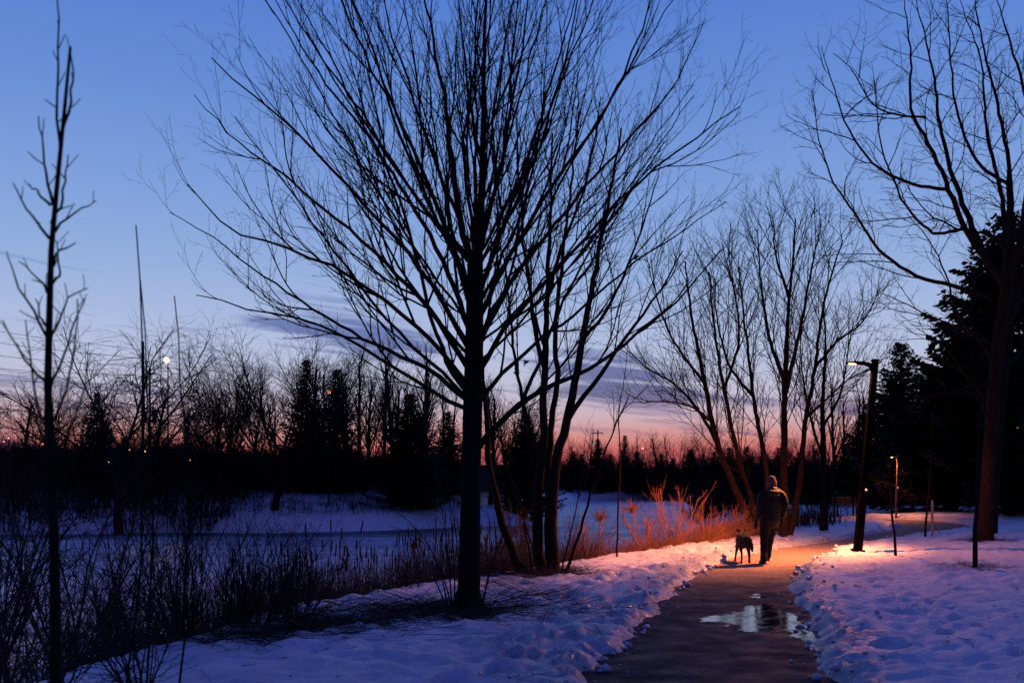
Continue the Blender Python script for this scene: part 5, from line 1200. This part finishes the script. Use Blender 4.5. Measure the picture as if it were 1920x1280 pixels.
def dog():
    d = PB.y+.12; c = Vector(((1398-960)*d/F, d, 0)); c.z = float(path_z(np.array([c.x]), np.array([c.y]))[0])
    Y = (1, 0, 0)
    t = [[[(0, -.02, .47), (0, .08, .475), (.0, .28, .455), (0, .46, .46), (0, .56, .485)], [(.085, .10), (.105, .125), (.105, .125), (.12, .155), (.085, .11)], Y],   # trunk, deep chest
         [[(0, .52, .50), (.0, .66, .55), (0, .72, .585)], [(.075, .085), (.058, .066), (.055, .06)], Y],                                         # neck
         [[(0, .72, .595), (0, .80, .60)], [(.062, .062), (.058, .055)], Y], [[(0, .84, .575), (0, .93, .555)], [(.035, .034), (.026, .026)], Y]]       # head, muzzle
    for s in (-1, 1):
        t.append([[(s*.045, .73, .64), (s*.066, .725, .665), (s*.088, .74, .61)], [.022, .02, .012], Y])                                         # ears
        x = s*.078; sw = .05*s
        t.append([[(s*.055, .05, .45), (x, .09, .33), (x, .10, .27)], [(.06, .085), (.045, .06), (.033, .04)], Y])                               # thigh to knee
        t.append([[(x, .10, .28), (x*1.05, -.02+sw, .19)], [(.03, .036), (.02, .024)], Y]); t.append([[(x*1.05, -.02+sw, .195), (x*1.1, .02+sw, .045)], [.021, .017], Y])   # hock, shank
        t.append([[(x*1.1, .02+sw, .03), (x*1.1, .075+sw, .022)], [(.026, .02), (.026, .018)], Y])                                               # hind paw
        fx = s*.095; t.append([[(s*.075, .50, .44), (fx, .48-sw, .30), (fx*1.25, .50-sw, .17), (fx*1.4, .52-sw, .045)], [(.045, .06), (.032, .036), (.022, .023), (.019, .018)], Y])
        t.append([[(fx*1.4, .52-sw, .03), (fx*1.4, .575-sw, .022)], [(.025, .02), (.025, .018)], Y])
    t.append([[(.01, -.08, .53), (.05, -.16, .49), (.09, -.18, .37), (.11, -.15, .26)], [.026, .034, .036, .018], Y])                                # hanging tail
    ro = blob('dog', t, .009, M['fur'], None, 2); ro.location = c; ro.rotation_euler = (0, 0, -.10); tag(ro, 'dark long legged dog on a leash walking beside the person', 'dog')
    # shaggy coat
    r = random.Random(5); T = Tubes(); vs = ro.data.vertices; n = len(vs); me = ro.data
    for i in range(2600):
        v = vs[r.randrange(n)]; p, nn = v.co.copy(), v.normal
        if p.z < .30 or p.y > .62: continue
        l = r.uniform(.018, .045); dd = (nn*.8+Vector((r.gauss(0, .3), -.15, -.55))).normalized(); q = p+dd*l*.5; e = q+(dd+Vector((0, 0, -.35)))*l*.5
        T.add([tuple(p), tuple(q), tuple(e)], [.0035, .003, .001], 3)
    o = T.build('shaggy_coat', M['fur_pale'], ro); o['kind'] = 'stuff'
    # collar
    T = Tubes(); k = [(.068*math.cos(a), .62+.03*math.sin(a)*0-.045*math.sin(a), +.53+.06*math.sin(a)) for a in [i*2*math.pi/16 for i in range(17)]]; T.add(k, [.009]*17, 5); T.build('collar', M['leash'], ro)
    return ro, c
DOG, DB = dog()
def leash():
    a = PB+Vector((-.187, .10, .745)); e = DB+Matrix.Rotation(-.10, 3, 'Z') @ Vector((.05, .60, .58)); mid = a.lerp(e, .5)-Vector((0, 0, .07))
    T = Tubes(); T.add([tuple(v-a) for v in [Vector(q) for q in resample([tuple(a+Vector((0, -.03, .03))), tuple(a), tuple(mid), tuple(e)], 24)]], [.009]*24, 5)
    o = T.build('leash', M['leash']); o.location = a; tag(o, "slack thin leash running from the walker's hand to the dog", 'leash')
leash()

# ---- loose ice crumbs along the path edge, bits of bark and leaf on the snow
def crumbs():
    n = 650; u = nrg.uniform(0, 1, n)**1.6; left = nrg.random(n) < .5
    L = resample(PATH_L[2:14], 600); Rr = resample(PATH_R[2:14], 600); i = (u*599).astype(int)
    off = np.abs(nrg.normal(0, .42, n))-.12
    x = np.where(left, L[i, 0]-off, Rr[i, 0]+off); y = np.where(left, L[i, 1], Rr[i, 1])+nrg.normal(0, .1, n)
    g = ground(x, y); z = np.maximum(g, path_z(x, y)); s = np.exp(nrg.normal(-3.75, .5, n)); s = np.minimum(s, .07)*np.where(off < 0, .55, 1)
    base = np.array([(1, 0, 0), (0, 1, 0), (-1, 0, 0), (0, -1, 0), (0, 0, .8), (0, 0, -.6), (.6, .6, .45), (-.6, .55, .4), (-.5, -.6, .45), (.6, -.55, .35)])
    F_ = np.array([(0, 6, 4), (6, 1, 4), (1, 7, 4), (7, 2, 4), (2, 8, 4), (8, 3, 4), (3, 9, 4), (9, 0, 4), (0, 1, 6), (1, 2, 7), (2, 3, 8), (3, 0, 9), (1, 0, 5), (2, 1, 5), (3, 2, 5), (0, 3, 5)])
    V = base[None]*nrg.uniform(.6, 1.35, (n, 10, 3))*s[:, None, None]; a = nrg.uniform(0, 6.28, n); c, sn = np.cos(a)[:, None], np.sin(a)[:, None]
    V = np.stack([V[..., 0]*c-V[..., 1]*sn+x[:, None], V[..., 0]*sn+V[..., 1]*c+y[:, None], V[..., 2]+z[:, None]+.25*s[:, None]], -1)
    Q = (np.arange(n)*10)[:, None, None]+F_[None]
    m = mat('ice_crumb', (.50, .53, .60), .35, .5, (18, .55, 1.3))
    tag(link_mesh('ice_crumbs', arrays_mesh('ice_crumbs', V.reshape(-1, 3), Q.reshape(-1, 3)), m, None, False), 'crumbs of ice and hard snow along the path edges', kind='stuff')
crumbs()
ground_twigs('snow_litter', 'bits of bark, twig and leaf scattered on the snow', 420, lambda n: (nrg.uniform(-3, 11, n), 7+17*nrg.random(n)**1.4), (.02, .14), (.0, .1), .004, 'brush')
